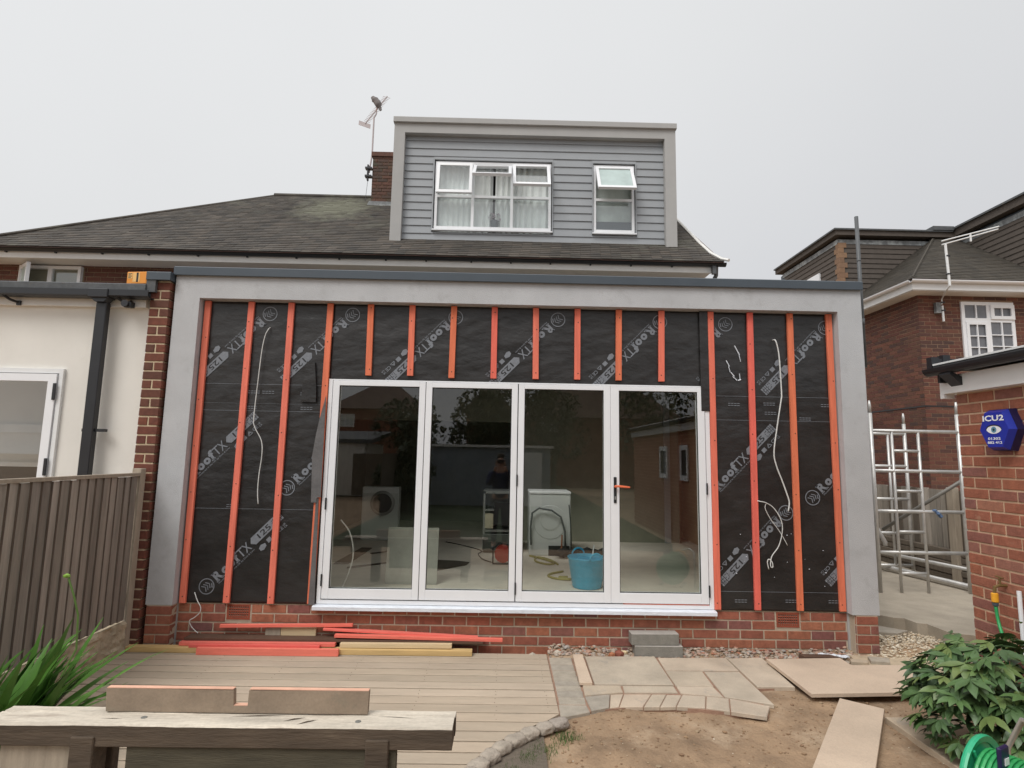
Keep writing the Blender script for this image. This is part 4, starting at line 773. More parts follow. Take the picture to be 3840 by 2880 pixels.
while z < 7.43:
    z1 = min(z+ex+.012, 7.431); segs = [(-1.853,2.758)]
    if z1 > 5.66 and z < 6.985: segs = [(-1.853,-1.345),(.790,1.480),(2.270,2.758)] if (z > 5.60 and z1 < 7.05) else [(-1.853,2.758)]
    if z < 6.985 < z1 or z < 5.66 < z1:
        for (lo,hi) in ((z, min(z1,5.655)),) if z < 5.66 < z1 else ((max(z,6.99), z1),):
            if hi-lo > .02:
                for a,b in ((-1.345,.790),(1.480,2.270)):
                    mb = MB(); mb.prism([(4.104,lo),(4.112,hi),(4.127,hi),(4.127,lo)], a, b, ax='x'); DP(mb.build('weatherboard', M_board, D))
        segs = [(-1.853,-1.345),(.790,1.480),(2.270,2.758)]
    for a,b in segs:
        mb = MB(); mb.prism([(4.100,z),(4.100,z+.004),(4.119,z1),(4.127,z1),(4.127,z)], a, b, ax='x'); DP(mb.build('weatherboard', M_board, D))
    z += ex
mb = MB()
for (a,b) in ((-1.345,-1.322),(.770,.790),(1.480,1.500),(2.250,2.270)): mb.box((a,4.085,5.665),(b,4.128,6.985))
for a,b in ((-1.345,.790),(1.480,2.270)): mb.box((a,4.085,6.985),(b,4.128,7.003))
DP(mb.build('window_trim', M_board, D))
def dwin(name, x0, x1, z0, z1, mull, tz, sashes, lower):
    mb = MB(); ya, yb = 4.112, 4.18
    mb.box((x0,ya,z0),(x0+.045,yb,z1)); mb.box((x1-.045,ya,z0),(x1,yb,z1)); mb.box((x0+.045,ya,z1-.045),(x1-.045,yb,z1)); mb.box((x0+.045,ya,z0),(x1-.045,yb,z0+.06))
    for mxx in mull: mb.box((mxx-.024,ya,z0+.06),(mxx+.024,yb,z1-.045))
    xs = [x0+.045]+[v for m in mull for v in (m-.024,m+.024)]+[x1-.045]
    for i in range(0,len(xs),2): mb.box((xs[i],ya+.004,tz-.022),(xs[i+1],yb-.004,tz+.022))
    mb.prism([(4.055,z0-.035),(4.055,z0-.012),(4.112,z0+.0),(4.112,z0-.035)], x0-.025, x1+.025, ax='x')
    w = mb.build(name, M_upvc, D); DP(w)
    for i in range(0,len(xs),2):
        mb = MB(); mb.box((xs[i]+.001,4.14,z0+.061),(xs[i+1]-.001,4.15,tz-.023)); o = mb.build('pane', M_glass2, w)
    for (i, ang, drop) in sashes:
        a, b = xs[2*i]-.012, xs[2*i+1]+.012; hgt = z1-.035-tz+.005; f = .052
        Ms = Matrix.Translation((0,4.108,z1-.035-drop)) @ Matrix.Rotation(math.radians(-ang),4,'X')
        mb = MB()
        for p,q in (((a,-.03,-f),(b,.02,0)),((a,-.03,-hgt),(b,.02,-hgt+f)),((a,-.03,-hgt+f),(a+f,.02,-f)),((b-f,-.03,-hgt+f),(b,.02,-f))): mb.box(p,q,M=Ms)
        s = mb.build('open_sash', M_upvc, w)
        mb = MB(); mb.box((a+f+.001,-.008,-hgt+f+.001),(b-f-.001,.0,-f-.001),M=Ms); mb.build('sash_glass', lower, w)
    return w
w1 = dwin('window', -1.305, .755, 5.70, 6.965, (-.633,.058), 6.320, ((0,11,.01),(1,50,.05),(2,32,.02)), M_glass2)
w2 = dwin('window', 1.508, 2.236, 5.70, 6.965, (), 6.318, ((0,30,.02),), M_frost)
mb = MB(); 
def curtain(x0, x1, z0, z1, yc, w=.055):
    n = int((x1-x0)/.012); 
    for i in range(n+1):
        x = x0+(x1-x0)*i/n; y = yc+.022*math.sin(x*2*math.pi/w*.5+1.3*math.sin(x*7))+.01*math.sin(x*61); mb.v += [(x,y,z0),(x,y+.004,z1)]
    for i in range(n): k = len(mb.v)-2*(n+1)+2*i; mb.f.append((k,k+2,k+3,k+1)); mb.m.append(0)
curtain(-1.30,-.28,5.70,6.93,4.235); curtain(-.235,.76,5.70,6.93,4.235); cu = mb.build('curtain', M_curtain, w1, smooth=True)
mb = MB(); mb.box((1.52,4.25,5.9),(2.23,4.26,6.93)); mb.build('blind', M_blind, w2)
mb = MB(); mb.box((1.52,4.19,5.70),(2.23,4.2,5.94)); mb.build('lower_frosting', M_coping, w2)
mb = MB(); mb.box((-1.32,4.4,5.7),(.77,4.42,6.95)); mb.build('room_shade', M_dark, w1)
fl = thing('flower_pot', 'grey pot of pale pink flowers on the sill behind the middle dormer pane', 'flower pot', (-.24,4.215,5.762))
mb = MB(); mb.lathe([(.055,0),(.075,.14),(.078,.15),(.06,.15)], 14); mb.build('pot', M_coping, fl)
mb = MB()
for k in range(60): mb.rock((U(-.11,.12),U(-.02,.02),U(.16,.30)), U(.008,.016))
mb.build('petals', mat('pink_petal', [(.42,.30,.38),(.50,.40,.46),(.30,.34,.30)], island=True), fl, kind='stuff')
for a,b in ((-2.015,-1.885),(2.81,2.93)):
    mb = MB(); mb.box((a,4.02,5.20),(b,4.2,5.323)); DP(mb.build('frame_foot', M_lead, D))
mb = MB(); mb.prism([(3.98,5.262),(4.30,5.50),(4.30,5.53),(4.10,5.325),(3.98,5.285)], -1.86, 2.77, ax='x'); DP(mb.build('apron', M_lead, D))
# ================================================================== AERIAL, PIGEON, POLE
A = thing('tv_aerial', 'tall television aerial strapped to the chimney, tilted upwards', 'aerial', (-2.98,6.1,7.7))
s_ = 11.52/11.72
def AQ(x,z): return ((x)*s_, 6.1, 1.785+(z-1.785)*s_)
def AP(o): o.location = Vector(o.location)-A.location; return o
mb = MB(); mb.tube([AQ(-3.05,7.85),AQ(-3.006,8.274),AQ(-3.006,9.13)], .018, 8); mb.tube([AQ(-3.006,9.13),AQ(-2.96,9.22),AQ(-2.96,9.30)], .014, 6); AP(mb.build('mast', M_aerial, A))
b0 = Vector(AQ(-3.194,8.985)); b1 = Vector(AQ(-2.736,9.652)); mb = MB(); mb.tube([b0,b1], .012, 6); AP(mb.build('boom', M_aerial, A))
d = (b1-b0).normalized()
for k in range(19):
    p = b0+(b1-b0)*(.08+k*.049); l = .075 if k < 18 else .09
    v = Vector((-.93,.2,.36)).normalized(); mb = MB(); mb.tube([p-v*l,p+v*l], .0055, 5); AP(mb.build('element', M_aerial, A))
mb = MB(); v = Vector((.94,0,-.32)).normalized(); uu = Vector((.05,0,.99))
c = b0-d*.02; q = [c-v*.135-uu*.05, c+v*.135-uu*.05, c+v*.135+uu*.05, c-v*.135+uu*.05]
mb.add([tuple(p) for p in q]+[tuple(p+Vector((0,.008,0))) for p in q], [(0,1,2,3),(7,6,5,4),(0,4,5,1),(1,5,6,2),(2,6,7,3),(3,7,4,0)]); AP(mb.build('reflector', M_aerial, A))
mb = MB(); mb.box((-3.07,6.02,7.62),(-2.93,6.12,7.66)); mb.box((-3.07,6.02,7.80),(-2.93,6.12,7.84)); mb.box((-3.03,6.04,7.55),(-3.0,6.1,7.9)); AP(mb.build('bracket', M_black, A))
mb = MB(); mb.tube([(-3.02,6.1,7.55),(-3.08,6.2,7.1)], .004, 4); AP(mb.build('cable', M_grey, A))
P0 = Vector(AQ(-2.955,9.305))
bm = bmesh.new(); bmesh.ops.create_uvsphere(bm, u_segments=14, v_segments=18, radius=1)
for v in bm.verts:
    t = v.co.z; r = math.sqrt(max(0,1-t*t))
    rad = .075*max(.0,(1-abs(t)**2.2))*(1.0 if t < .35 else 1-.45*min(1,(t-.35)/.25)) + (.034 if .45 < t < .98 else 0)*1
    if t < -.45: rad = .030+.03*(1+t)
    a = math.atan2(v.co.y, v.co.x); v.co = Vector((math.cos(a)*rad*(1.0 if t > -.5 else .9), math.sin(a)*rad*(.9 if t > -.5 else .4), t*.19))
    v.co.x += .02*math.cos(t*2)
bm.transform(Matrix.Rotation(math.radians(-33),4,'Y')); me = bpy.data.meshes.new('pigeon'); bm.to_mesh(me); bm.free(); me.materials.append(M_bird); me.polygons.foreach_set('use_smooth',[True]*len(me.polygons))
pg = link('pigeon', me, None, P0+Vector((.0,-.02,.15)), label='grey pigeon perched on the television aerial', cat='bird')
mb = MB(); mb.tube([(0.0,0,-.17),(.0,.0,-.10)], .006, 5); mb.build('leg', M_terracotta, pg)
mb = MB(); mb.add([(-.095,-.02,.14),(-.13,0,.125),(-.095,.02,.14),(-.1,0,.155)], [(0,1,2),(0,3,1),(1,3,2),(0,2,3)]); mb.build('beak', M_black, pg)
mb = MB(); mb.tube([(0,0,0),(0,0,1.58)], .0185, 12); mb.tube([(0,0,.43),(0,0,.50)], .021, 12); mb.tube([(0,0,1.10),(0,0,1.115)], .020, 12); mb.box((-.1,-.012,.05),(.0,.012,.08)); mb.box((-.1,-.012,.60),(.0,.012,.63))
link('steel_pole', mb.mesh('steel_pole', M_grey, True), None, (3.600,.12,2.72), label='dark grey pole rising behind the right end of the coping', cat='pole')
# ================================================================== LEFT FENCE
F = thing('garden_fence', 'weathered grey-brown featheredge fence on a rough stone base, running up to the brick pier', 'fence', (-3.34,-1.8,0))
def FP(o): o.location = Vector(o.location)-F.location; return o
y = -.145; k = 0
while y > -3.9:
    w = U(.082,.10); t0, t1 = .004, U(.016,.024); z1 = 1.535+U(-.004,.004); z0 = .285+U(-.006,.004)
    mb = MB(); xx = -3.33
    q = [(xx,0),(xx+t0,0),(xx+t1,-w-.010),(xx,-w-.010)]
    mb.add([(p[0],p[1],z0) for p in q]+[(p[0],p[1],z1) for p in q], [(0,1,2,3),(7,6,5,4),(0,4,5,1),(1,5,6,2),(3,7,4,0)]); mb.add([(q[2][0],q[2][1],z0),(q[3][0],q[3][1],z0),(q[3][0],q[3][1],z1),(q[2][0],q[2][1],z1)], [(3,2,1,0)], 1)
    o = mb.build('fence_board', [M_fence, M_fedge], F); o.location = Vector((0,y,0))-F.location; o.rotation_euler = (U(-.001,.001),0,0); y -= w; k += 1
mb = MB(); mb.box((-3.36,-4.0,1.538),(-3.305,-.145,1.566)); FP(mb.build('capping_rail', M_post, F))
mb = MB(); mb.box((-3.36,-4,.45),(-3.334,-.15,.53)); mb.box((-3.36,-4,1.3),(-3.334,-.15,1.38)); FP(mb.build('rail', M_fence2, F))
mb = MB(); mb.box((-3.385,-.140,-.1),(-3.305,-.065,1.605),ch=.004); FP(mb.build('post', M_post, F))
mb = MB(); ny_, nz_ = 150, 14
for j in range(nz_+1):
    for i in range(ny_+1):
        yy = -.15-(3.8)*i/ny_; zz = -.06+.335*j/nz_
        d = .012*noise.cell(Vector((yy*9+.5*round(zz*13)%2, zz*14, 0)))+.010*noise.noise(Vector((yy*16,zz*30,1)))+.006*noise.noise(Vector((yy*50,zz*60,1)))
        mb.v.append((-3.30+d-.004*(j == nz_), yy, zz))
for j in range(nz_):
    for i in range(ny_): a = j*(ny_+1)+i; mb.f.append((a,a+ny_+1,a+ny_+2,a+1)); mb.m.append(0)
mb.box((-3.36,-3.95,-.06),(-3.32,-.15,.272))
FP(mb.build('stone_base', M_stonebase, F))
# ================================================================== RIGHT NEIGHBOUR'S HOUSE
N2 = thing('neighbour_house', 'dark brick house with white gutters and brown hung tiles beyond the side passage', 'house', (9.5,6,0))
def NP(o): o.location = Vector(o.location)-N2.location; return o
mb = MB(); mb.box((8.616,6.003,-.2),(15,14,5.30)); NP(mb.build('wall', M_oldmortar, N2))
brickwork(N2, M_oldbrick, M_oldbrick_i, Vector((8.613,6.0,1.2))-N2.location, 0, 2.6, 4.08, .225, .068, .012, holes=[(.885,1.995,2.70,3.955)], limit=230, score=lambda p: -p.z)
brickwork(N2, M_oldbrick, M_oldbrick_i, Vector((8.613,9.2,1.2))-N2.location, -math.pi/2, 3.2, 4.08, .225, .068, .012, limit=70, score=lambda p: -p.z*2+p.y)
mb = MB(); mb.box((8.595,5.99,2.93),(11.3,6.0,2.955)); mb.box((8.600,6.0,2.93),(8.612,9.2,2.955)); NP(mb.build('damp_course', M_black, N2))
gut = MB(); gutter(gut, 8.20, 15, 5.60, 5.478, .055)
g2 = NP(gut.build('gutter', M_upvc, N2))
mb = MB(); gutter(mb, .03, 6.0, 0, 5.478, .0545); 
me = mb.mesh('gutter', M_upvc); o = link('gutter', me, N2); o.matrix_local = Matrix.Translation(Vector((8.22,5.6,0))-N2.location) @ Matrix.Rotation(math.pi/2,4,'Z')
mb = MB(); mb.box((8.27,5.655,5.29),(15,5.68,5.44)); mb.box((8.27,5.68,5.29),(8.295,12,5.44)); NP(mb.build('fascia', M_upvc2, N2))
mb = MB(); mb.box((8.296,5.681,5.275),(15,5.999,5.288)); mb.box((8.296,5.999,5.275),(8.612,12,5.288)); NP(mb.build('soffit', M_fascia, N2))
TN = math.tan(math.radians(37.5))
NP(tiles(lambda y: 8.20+(y-5.56), lambda y: 13.5, 5.56, 8.9, TN, 5.56, 5.49, .10, .168).build('roof_tiles', M_tileN, N2, kind='stuff'))
mb = tiles(lambda y: 8.2+(y-5.56), lambda y: 15, 5.56, 8.0, TN, 5.56, 5.49, .10, .168)
mbs = MB()                                                              # side slope faces -x: rotate the same courses
c = 1/math.sqrt(1+TN*TN); rr = random.Random(8)
for r in range(30):
    x = 8.20+r*.10*c; x2 = x+.10*c*1.02; z = 5.49+(x-8.20)*TN; z2 = 5.49+(x2-8.2)*TN; y = 5.56+(x-8.20); y1 = 8.0; yy = y+(.084 if r%2 else 0)-.168
    while yy < y1:
        a, b = max(yy,y), min(yy+.165,y1)
        if b-a > .02:
            t = .012*(.8+.5*rr.random()); mbs.add([(x,b,z),(x,a,z),(x-.004,a,z+t),(x-.004,b,z+t),(x2,a,z2+.003),(x2,b,z2+.003)], [(0,1,2,3),(3,2,4,5)])
        yy += .168
NP(mbs.build('roof_tiles', M_tileN, N2, kind='stuff'))
mb = MB(); mb.tube([(8.26,5.62,5.54),(8.19+2.38,5.55+2.38,5.495+2.38*TN)], .022, 6); NP(mb.build('hip_tiles', M_tileN, N2, kind='stuff'))
mb = MB(); mb.add([(8.2,5.56,5.47),(15,5.56,5.47),(15,9,8.1),(11.6,9,8.1),(8.2,12,5.47)], [(0,1,2,3),(0,3,4)]); NP(mb.build('roof', M_redroof, N2))
# window
W0,W1,V0,V1 = 9.50,10.61,3.90,5.15
mb = MB(); mb.box((W0,5.97,V1-.07),(W1,6.01,V1)); mb.box((W0,5.97,V0),(W0+.07,6.01,V1-.07)); mb.box((W1-.07,5.97,V0),(W1,6.01,V1-.07)); mb.box((W0+.07,5.97,V0),(W1-.07,6.01,V0+.08)); mb.box((10.03,5.97,V0+.08),(10.10,6.01,V1-.07))
mb.box((W0+.07,5.965,4.72),(10.03,6.008,4.80)); mb.box((10.10,5.965,4.72),(W1-.07,6.008,4.78))
mb.box((10.101,5.94,4.781),(10.60,5.969,4.85)); mb.box((10.101,5.94,5.02),(10.60,5.969,5.09)); mb.box((10.101,5.94,4.85),(10.17,5.969,5.02)); mb.box((10.53,5.94,4.85),(10.60,5.969,5.02))
mb.box((W0+.071,5.95,4.66),(10.029,5.969,4.719)); mb.box((W0+.071,5.95,V0+.081),(W0+.13,5.969,4.66)); mb.box((9.97,5.95,V0+.081),(10.029,5.969,4.66))
wN = NP(mb.build('window', M_upvc, N2))
mb = MB()
for (a,b,lo,hi) in ((9.63,9.97,3.98,4.66),(10.10,10.54,3.98,4.72)):
    m_ = (a+b)/2; mb.box((m_-.011,5.955,lo),(m_+.011,5.985,hi))
    for zz in ((lo+hi)/2+.10,(lo+hi)/2-.14): mb.box((a,5.957,zz-.01),(b,5.983,zz+.01))
mb.box((9.79,5.955,4.80),(9.812,5.985,5.08)); mb.box((10.34,5.955,4.85),(10.362,5.985,5.02)); mb.build('glazing_bars', M_upvc, wN)
mb = MB(); mb.box((W0+.071,5.987,V0+.081),(W1-.071,5.995,V1-.071)); mb.build('pane', mat('grey_net_glass', (.16,.165,.18), rough=.15, bump=0), wN)
# hung-tile dormer, an L: far face plus a wing coming forward
mb = MB(); mb.box((8.27,8.03,5.3),(11.3,11,7.28)); mb.box((11.23,5.8,5.9),(15,11,7.33)); NP(mb.build('dormer_wall', M_coping, N2))
z = 5.52
r = 0
while z < 7.12:
    mb = MB(); mb.prism([(7.985,z),(8.003,z+.135),(8.02,z+.135),(8.02,z)], 8.36, 11.2, ax='x'); 
    NP(mb.build('hung_tile_row', M_hang, N2))
    mb = MB(); mb.prism([(8.225,z),(8.243,z+.135),(8.26,z+.135),(8.26,z)], 8.10, 10.7, ax='y'); NP(mb.build('hung_tile_row', M_hang, N2))
    w = .13 if r % 2 else .20
    mb = MB(); mb.box((8.215,7.975,z),(8.215+w,8.02,z+.125)); mb.box((8.218,8.0205,z+.001),(8.25,7.975+.33-w,z+.124)); NP(mb.build('corner_tile', M_orange_tile, N2))
    z += .128; r += 1
z = 5.9
while z < 7.14:
    mb = MB(); mb.prism([(11.185,z),(11.203,z+.135),(11.22,z+.135),(11.22,z)], 5.9, 7.98, ax='y'); NP(mb.build('hung_tile_row', M_hang, N2)); z += .128
mb = MB(); mb.box((8.10,7.86,7.34),(11.05,11,7.46)); mb.box((11.05,5.6,7.36),(15,11,7.53)); NP(mb.build('dormer_fascia', M_hang, N2))
mb = MB(); mb.box((8.05,7.82,7.461),(11.0,11,7.50)); mb.box((11.0,5.55,7.531),(15,11,7.575)); mb.box((10.5,7.8,7.50),(11.02,8.5,7.60)); NP(mb.build('dormer_roof', M_felt, N2))
mb = MB(); mb.box((8.215,8.0,7.16),(8.25,10.8,7.28)); mb.box((8.25,7.99,7.16),(11.2,8.03,7.27)); mb.box((11.19,5.8,7.14),(11.23,7.99,7.27)); NP(mb.build('lead_flashing', M_lead, N2))
mb = MB(); mb.box((8.19,8.85,6.0),(8.26,9.55,6.68)); NP(mb.build('side_window', M_upvc, N2))
A2 = thing('aerial_mast', 'bent white aerial pole fixed to the neighbour brick wall and crossing its gutter', 'aerial', (9.0,5.9,5))
def A2P(o): o.location = Vector(o.location)-A2.location; return o
def at58(x,z,y): f = (y+5.42)/11.22; return (x*f, y, 1.785+(z-1.785)*f)
mb = MB(); mb.tube([at58(8.973,4.672,5.93),at58(8.965,5.0,5.93)], .022, 8); mb.tube([at58(8.96,5.03,5.93),at58(8.97,5.15,5.93),at58(9.1,5.36,5.50),at58(9.159,5.428,5.42)], .014, 6); A2P(mb.build('lower_mast', M_upvc2, A2))
mb = MB(); mb.tube([at58(9.159,5.428,5.42),at58(9.133,6.336,5.42)], .024, 8); A2P(mb.build('mast', M_upvc2, A2))
mb = MB(); mb.tube([at58(9.061,6.39,5.42),at58(10.303,6.74,5.42)], .014, 6); mb.tube([at58(9.061,6.31,5.42),at58(10.28,6.68,5.42)], .014, 6); mb.box(Vector(at58(9.68,6.46,5.42))-Vector((.015,.01,.06)), Vector(at58(9.68,6.46,5.42))+Vector((.015,.01,.10))); A2P(mb.build('boom', M_upvc2, A2))
mb = MB()
for (x,z) in ((9.16,6.07),(9.155,5.68),(8.975,4.90),(8.973,5.07)): p = Vector(at58(x,z,5.42 if z > 5.4 else 5.93)); mb.box(p-Vector((.035,.03,.012)), p+Vector((.035,.03,.012)))
A2P(mb.build('strap', M_black, A2)); mb = MB(); p = Vector(at58(8.86,4.95,5.95)); mb.box(p-Vector((.05,.04,.11)), p+Vector((.05,.03,.11))); A2P(mb.build('junction_box', M_lead, A2))
rp_ = thing('rainwater_pipe', 'black downpipe with a hopper on the neighbour side wall behind the scaffold', 'downpipe', (8.5,7.9,0))
mb = MB(); mb.tube([(0,0,.1),(0,0,2.4)], .055, 8); mb.build('pipe', M_black, rp_); mb = MB(); mb.prism([(-.18,2.9),(.18,2.9),(.06,2.4),(-.06,2.4)], -.1, .1, ax='y'); mb.build('hopper', M_black, rp_)
# ================================================================== PASSAGE FENCE
F2 = thing('passage_fence', 'dark featheredge boundary fence with concrete posts beyond the scaffold', 'fence', (6.2,4,0))
def F2P(o): o.location = Vector(o.location)-F2.location; return o
y = 1.4
while y < 8.4:
    w = U(.09,.12); mb = MB(); mb.box((6.19+.010*(len(F2.children)%2),0,.62),(6.215,w-.008,1.42+U(-.01,.01))); o = mb.build('fence_board', M_fence2 if R() < .7 else M_fence, F2); o.location = Vector((0,y,0))-F2.location; y += w
for yp in (2.35,4.3,6.3):
    mb = MB(); mb.box((6.10,yp-.06,.1),(6.19,yp+.06,1.46),ch=.006); F2P(mb.build('post', M_post, F2))
for i in range(5):
    mb = MB(); z = .20+i*.085; mb.box((6.13+U(0,.02),1.3,z),(6.24,8.4,z+.078),ch=.01); F2P(mb.build('base_course', M_fence2, F2))
E3 = thing('end_fence', 'grey vertical board fence closing the far end of the side passage', 'fence', (5.3,8.5,0))
for i in range(28): mb = MB(); mb.box((0,.01*(i%2),.1),(.098,.02+.01*(i%2),1.75+U(-.01,.01))); o = mb.build('fence_board', M_fence, E3); o.location = (-1.7+i*.102+.25,0,0)
# ================================================================== SCAFFOLD
def sc_frame(name, lb, y, xs, xlad, zb, zt, zr, spig=True):
    t = thing(name, lb, 'scaffold frame', (xs[0],y,zb), 'aluminium scaffold frames in the passage')
    def tp(nm, pts, r=.0245, m=M_alu):
        mb = MB(); mb.tube([Vector(p)-Vector((xs[0],y,zb)) for p in pts], r, 10); return mb.build(nm, m, t, smooth=True)
    for x in xs:
        tp('leg', [(x,y,zb),(x,y,zt)])
        if spig: tp('spigot', [(x,y,zt),(x,y,zt+.10),(x,y,zt+.16)], [.020,.019,.011])
    for z in zr: tp('rail', [(xs[0],y,z),(xs[1],y,z)], .023)
    if xlad:
        for x in xlad: tp('ladder_stile', [(x,y-.003,zr[-1]),(x,y-.003,zr[0])], .018)
        z = zr[0]-.25
        while z > zr[-1]+.05:
            if min(abs(z-q) for q in zr) > .05: tp('rung', [(xlad[0],y,z),(xlad[1],y,z)], .019)
            z -= .25
    return t
ys_ = 1.72; f_ = (ys_+5.42)/6.62
def X12(x): return x*f_
def Z12(z): return 1.785-.0+(z-1.785)*f_
zr = [Z12(z) for z in (2.152,1.687,1.224,.761,.29)]
fr1 = sc_frame('scaffold_tower', 'aluminium scaffold frame with a built-in ladder, nearest in the side passage', ys_, (X12(4.322),X12(5.36)), (X12(4.562),X12(4.876)), .20, Z12(2.36), zr)
fr2 = sc_frame('scaffold_tower', 'second aluminium scaffold frame standing behind the nearest one', 3.0, (5.42,6.00), (5.74,5.742), .20, 2.36, [2.21,1.73,1.25,.76,.30])
def brace(name, pts, r, lb, m):
    P = [Vector(p) for p in pts]; mb = MB(); mb.tube([p-P[0] for p in P], r, 10); return link(name, mb.mesh(name, m, True), None, P[0], label=lb, cat='scaffold tube', group='loose scaffold tubes in the passage')
brace('scaffold_brace', [(6.02,1.9,1.62),(5.52,2.9,.82)], .024, 'dull grey diagonal tube leaning between the two scaffold frames', M_alu_d)
brace('scaffold_brace', [(X12(4.33),1.78,1.02),(X12(4.49),1.85,.78),(X12(4.49),1.85,.74)], .026, 'short splashed white tube slanting at the left foot of the near scaffold frame', M_alu)
brace('scaffold_tube', [(5.45,5.0,.42),(6.05,1.2,.46)], .025, 'long aluminium tube lying along the foot of the passage fence', M_alu)
brace('scaffold_beam', [(5.35,5.0,.25),(5.98,1.2,.26)], .035, 'thicker beam tube on the ground under the long aluminium tube', M_alu)
rp = thing('tied_rag', 'blue rag knotted round the middle rail of the near scaffold frame', 'rag', (X12(5.03),ys_,zr[2]))
mb = MB()
for k in range(7): mb.rock((k*.012-.03,-.02+U(-.01,.01),.02-k*.012), .026, sq=(1.2,1,.8))
mb.build('knot', mat('blue_rag', (.10,.16,.28)), rp)
# ================================================================== BRICK GARAGE (right)
G = thing('brick_garage', 'orange brick garage with a white fascia and black gutter at the right', 'garage', (3.6,-1,0))
def GP(o): o.location = Vector(o.location)-G.location; return o
gx, gy = 3.6, -.985
mb = MB(); mb.box((gx+.003,-10,-.2),(6.5,gy-.003,2.36)); GP(mb.build('wall', M_shedmortar, G))
brickwork(G, M_shedbrick, M_shedbrick, Vector((gx,gy,.07))-G.location, -math.pi/2, 2.15, 2.28, .222, .0675, .0135, limit=290, score=None)
mb = MB()
for r in range(28):
    z = .07+r*.081; y = gy-2.155-(.118 if r%2 else 0)
    while y > -9.9: mb.box((gx,y-.225,z),(gx+.02,y,min(z+.0695,2.345))); y -= .2365
GP(mb.build('brick_field', M_shedbrick, G, kind='stuff'))
for (a,b) in ((-5.9,-5.4),(-7.4,-6.8)):
    mb = MB(); mb.box((gx-.03,a,1.35),(gx-.002,b,1.45)); mb.box((gx-.03,a,1.95),(gx-.002,b,2.05)); mb.box((gx-.03,a,1.45),(gx-.002,a+.08,1.95)); mb.box((gx-.03,b-.08,1.45),(gx-.002,b,1.95)); w = GP(mb.build('window', M_upvc, G))
    mb = MB(); mb.box((gx-.012,a+.08,1.45),(gx-.005,b-.08,1.95)); mb.build('pane', M_dark, w)
mb = MB(); mb.box((3.515,-10,2.335),(3.54,-.93,2.475)); mb.box((3.54,-.96,2.335),(6.6,-.93,2.50)); mb.box((3.515,-.968,2.30),(3.60,-.929,2.336)); GP(mb.build('fascia', M_upvc2, G))
mb = MB(); mb.box((3.541,-10,2.335),(3.61,-.962,2.345)); GP(mb.build('soffit', M_fascia, G))
mb = MB(); gutter(mb, 0, 9.1, 0, 2.535, .055); me = mb.mesh('gutter', M_black); o = link('gutter', me, G); o.matrix_local = Matrix.Translation(Vector((3.455,-.90,0))-G.location) @ Matrix.Rotation(-math.pi/2,4,'Z')
mb = MB(); mb.box((3.46,-.985,2.42),(3.52,-1.01,2.50)); mb.prism([(3.515,2.385),(3.515,2.45),(3.43,2.49),(3.42,2.47)], -1.16, -1.05, ax='y'); GP(mb.build('gutter_bracket', M_black, G))
mb = MB(); mb.box((3.47,-10,2.536),(6.6,-.90,2.565)); GP(mb.build('roof_sheet', M_felt, G)); mb = MB(); mb.box((3.462,-10,2.566),(3.50,-.94,2.580)); GP(mb.build('drip_trim', M_upvc2, G))
mb = MB(); mb.box((3.46,-.935,2.50),(3.52,-.88,2.64)); mb.box((3.56,-.93,2.566),(3.62,-.87,2.66)); mb.box((3.52,-.925,2.58),(6.6,-.90,2.63)); GP(mb.build('corner_upstand', M_black, G))
# alarm ----------------------------------------------------------------
al = thing('alarm_box', 'blue hexagonal alarm box with an eye and white lettering on the garage wall', 'alarm', (3.6,-1.42,2.03))
hexp = [(-.145,.0),(-.085,.150),(.085,.150),(.145,.0),(.072,-.150),(-.072,-.150)]
def hexm(sc_, x0, x1, sc2=None):
    sc2 = sc2 or sc_; a = [(x0, y*sc_, z*sc_) for y,z in hexp]; b = [(x1, y*sc2, z*sc2) for y,z in hexp]; n = 6
    mb = MB(); mb.add(a+b, [tuple(range(6)), tuple(range(6,12))[::-1]]+[(i,6+i,6+(i+1)%6,(i+1)%6) for i in range(6)]); return mb
hexm(1.0,0,-.055,.97).build('alarm_back', M_navy, al)
hexm(.95,-.0555,-.10,.82).build('alarm_front', M_blue, al)
def onface(uvs, fs, x=-.1015): return [(x, -u, v) for u,v in uvs], fs
mb = MB(); mb.add(*onface(*text_uv('ICU2', -.088,.062,.176,.042,.03)))
mb.add(*onface(*text_uv('01302', -.055,-.072,.105,.018,.02))); mb.add(*onface(*text_uv('882 412', -.060,-.100,.120,.018,.02)))
mb.build('lettering', M_white, al)
mb = MB(); n = 20; ey = [(.062*math.cos(t)*1.0, .034*math.sin(t)*(1 if math.sin(t) > 0 else .85)*(1-.35*abs(math.cos(t))**3)) for t in [2*math.pi*k/n for k in range(n)]]
mb.add(*onface([(u,v+.0) for u,v in ey], [tuple(range(n))])); e1_ = mb.build('eye_white', M_white, al)
mb = MB(); mb.add(*onface([(.022*math.cos(t)+.0, .022*math.sin(t)) for t in [2*math.pi*k/16 for k in range(16)]], [tuple(range(16))], -.1024)); mb.build('iris', M_iris, al)
mb = MB(); mb.add(*onface([(.009*math.cos(t), .009*math.sin(t)) for t in [2*math.pi*k/12 for k in range(12)]], [tuple(range(12))], -.1032)); 
lid = [(.066*math.cos(math.pi*k/14), .036*math.sin(math.pi*k/14)+.001) for k in range(15)]; lid2 = [(.060*math.cos(math.pi*k/14), .028*math.sin(math.pi*k/14)+.001) for k in range(15)]
mb.add(*onface(lid+lid2, [(k,k+1,k+16,k+15) for k in range(14)], -.1028)); mb.build('pupil_and_lashes', M_printdark, al)
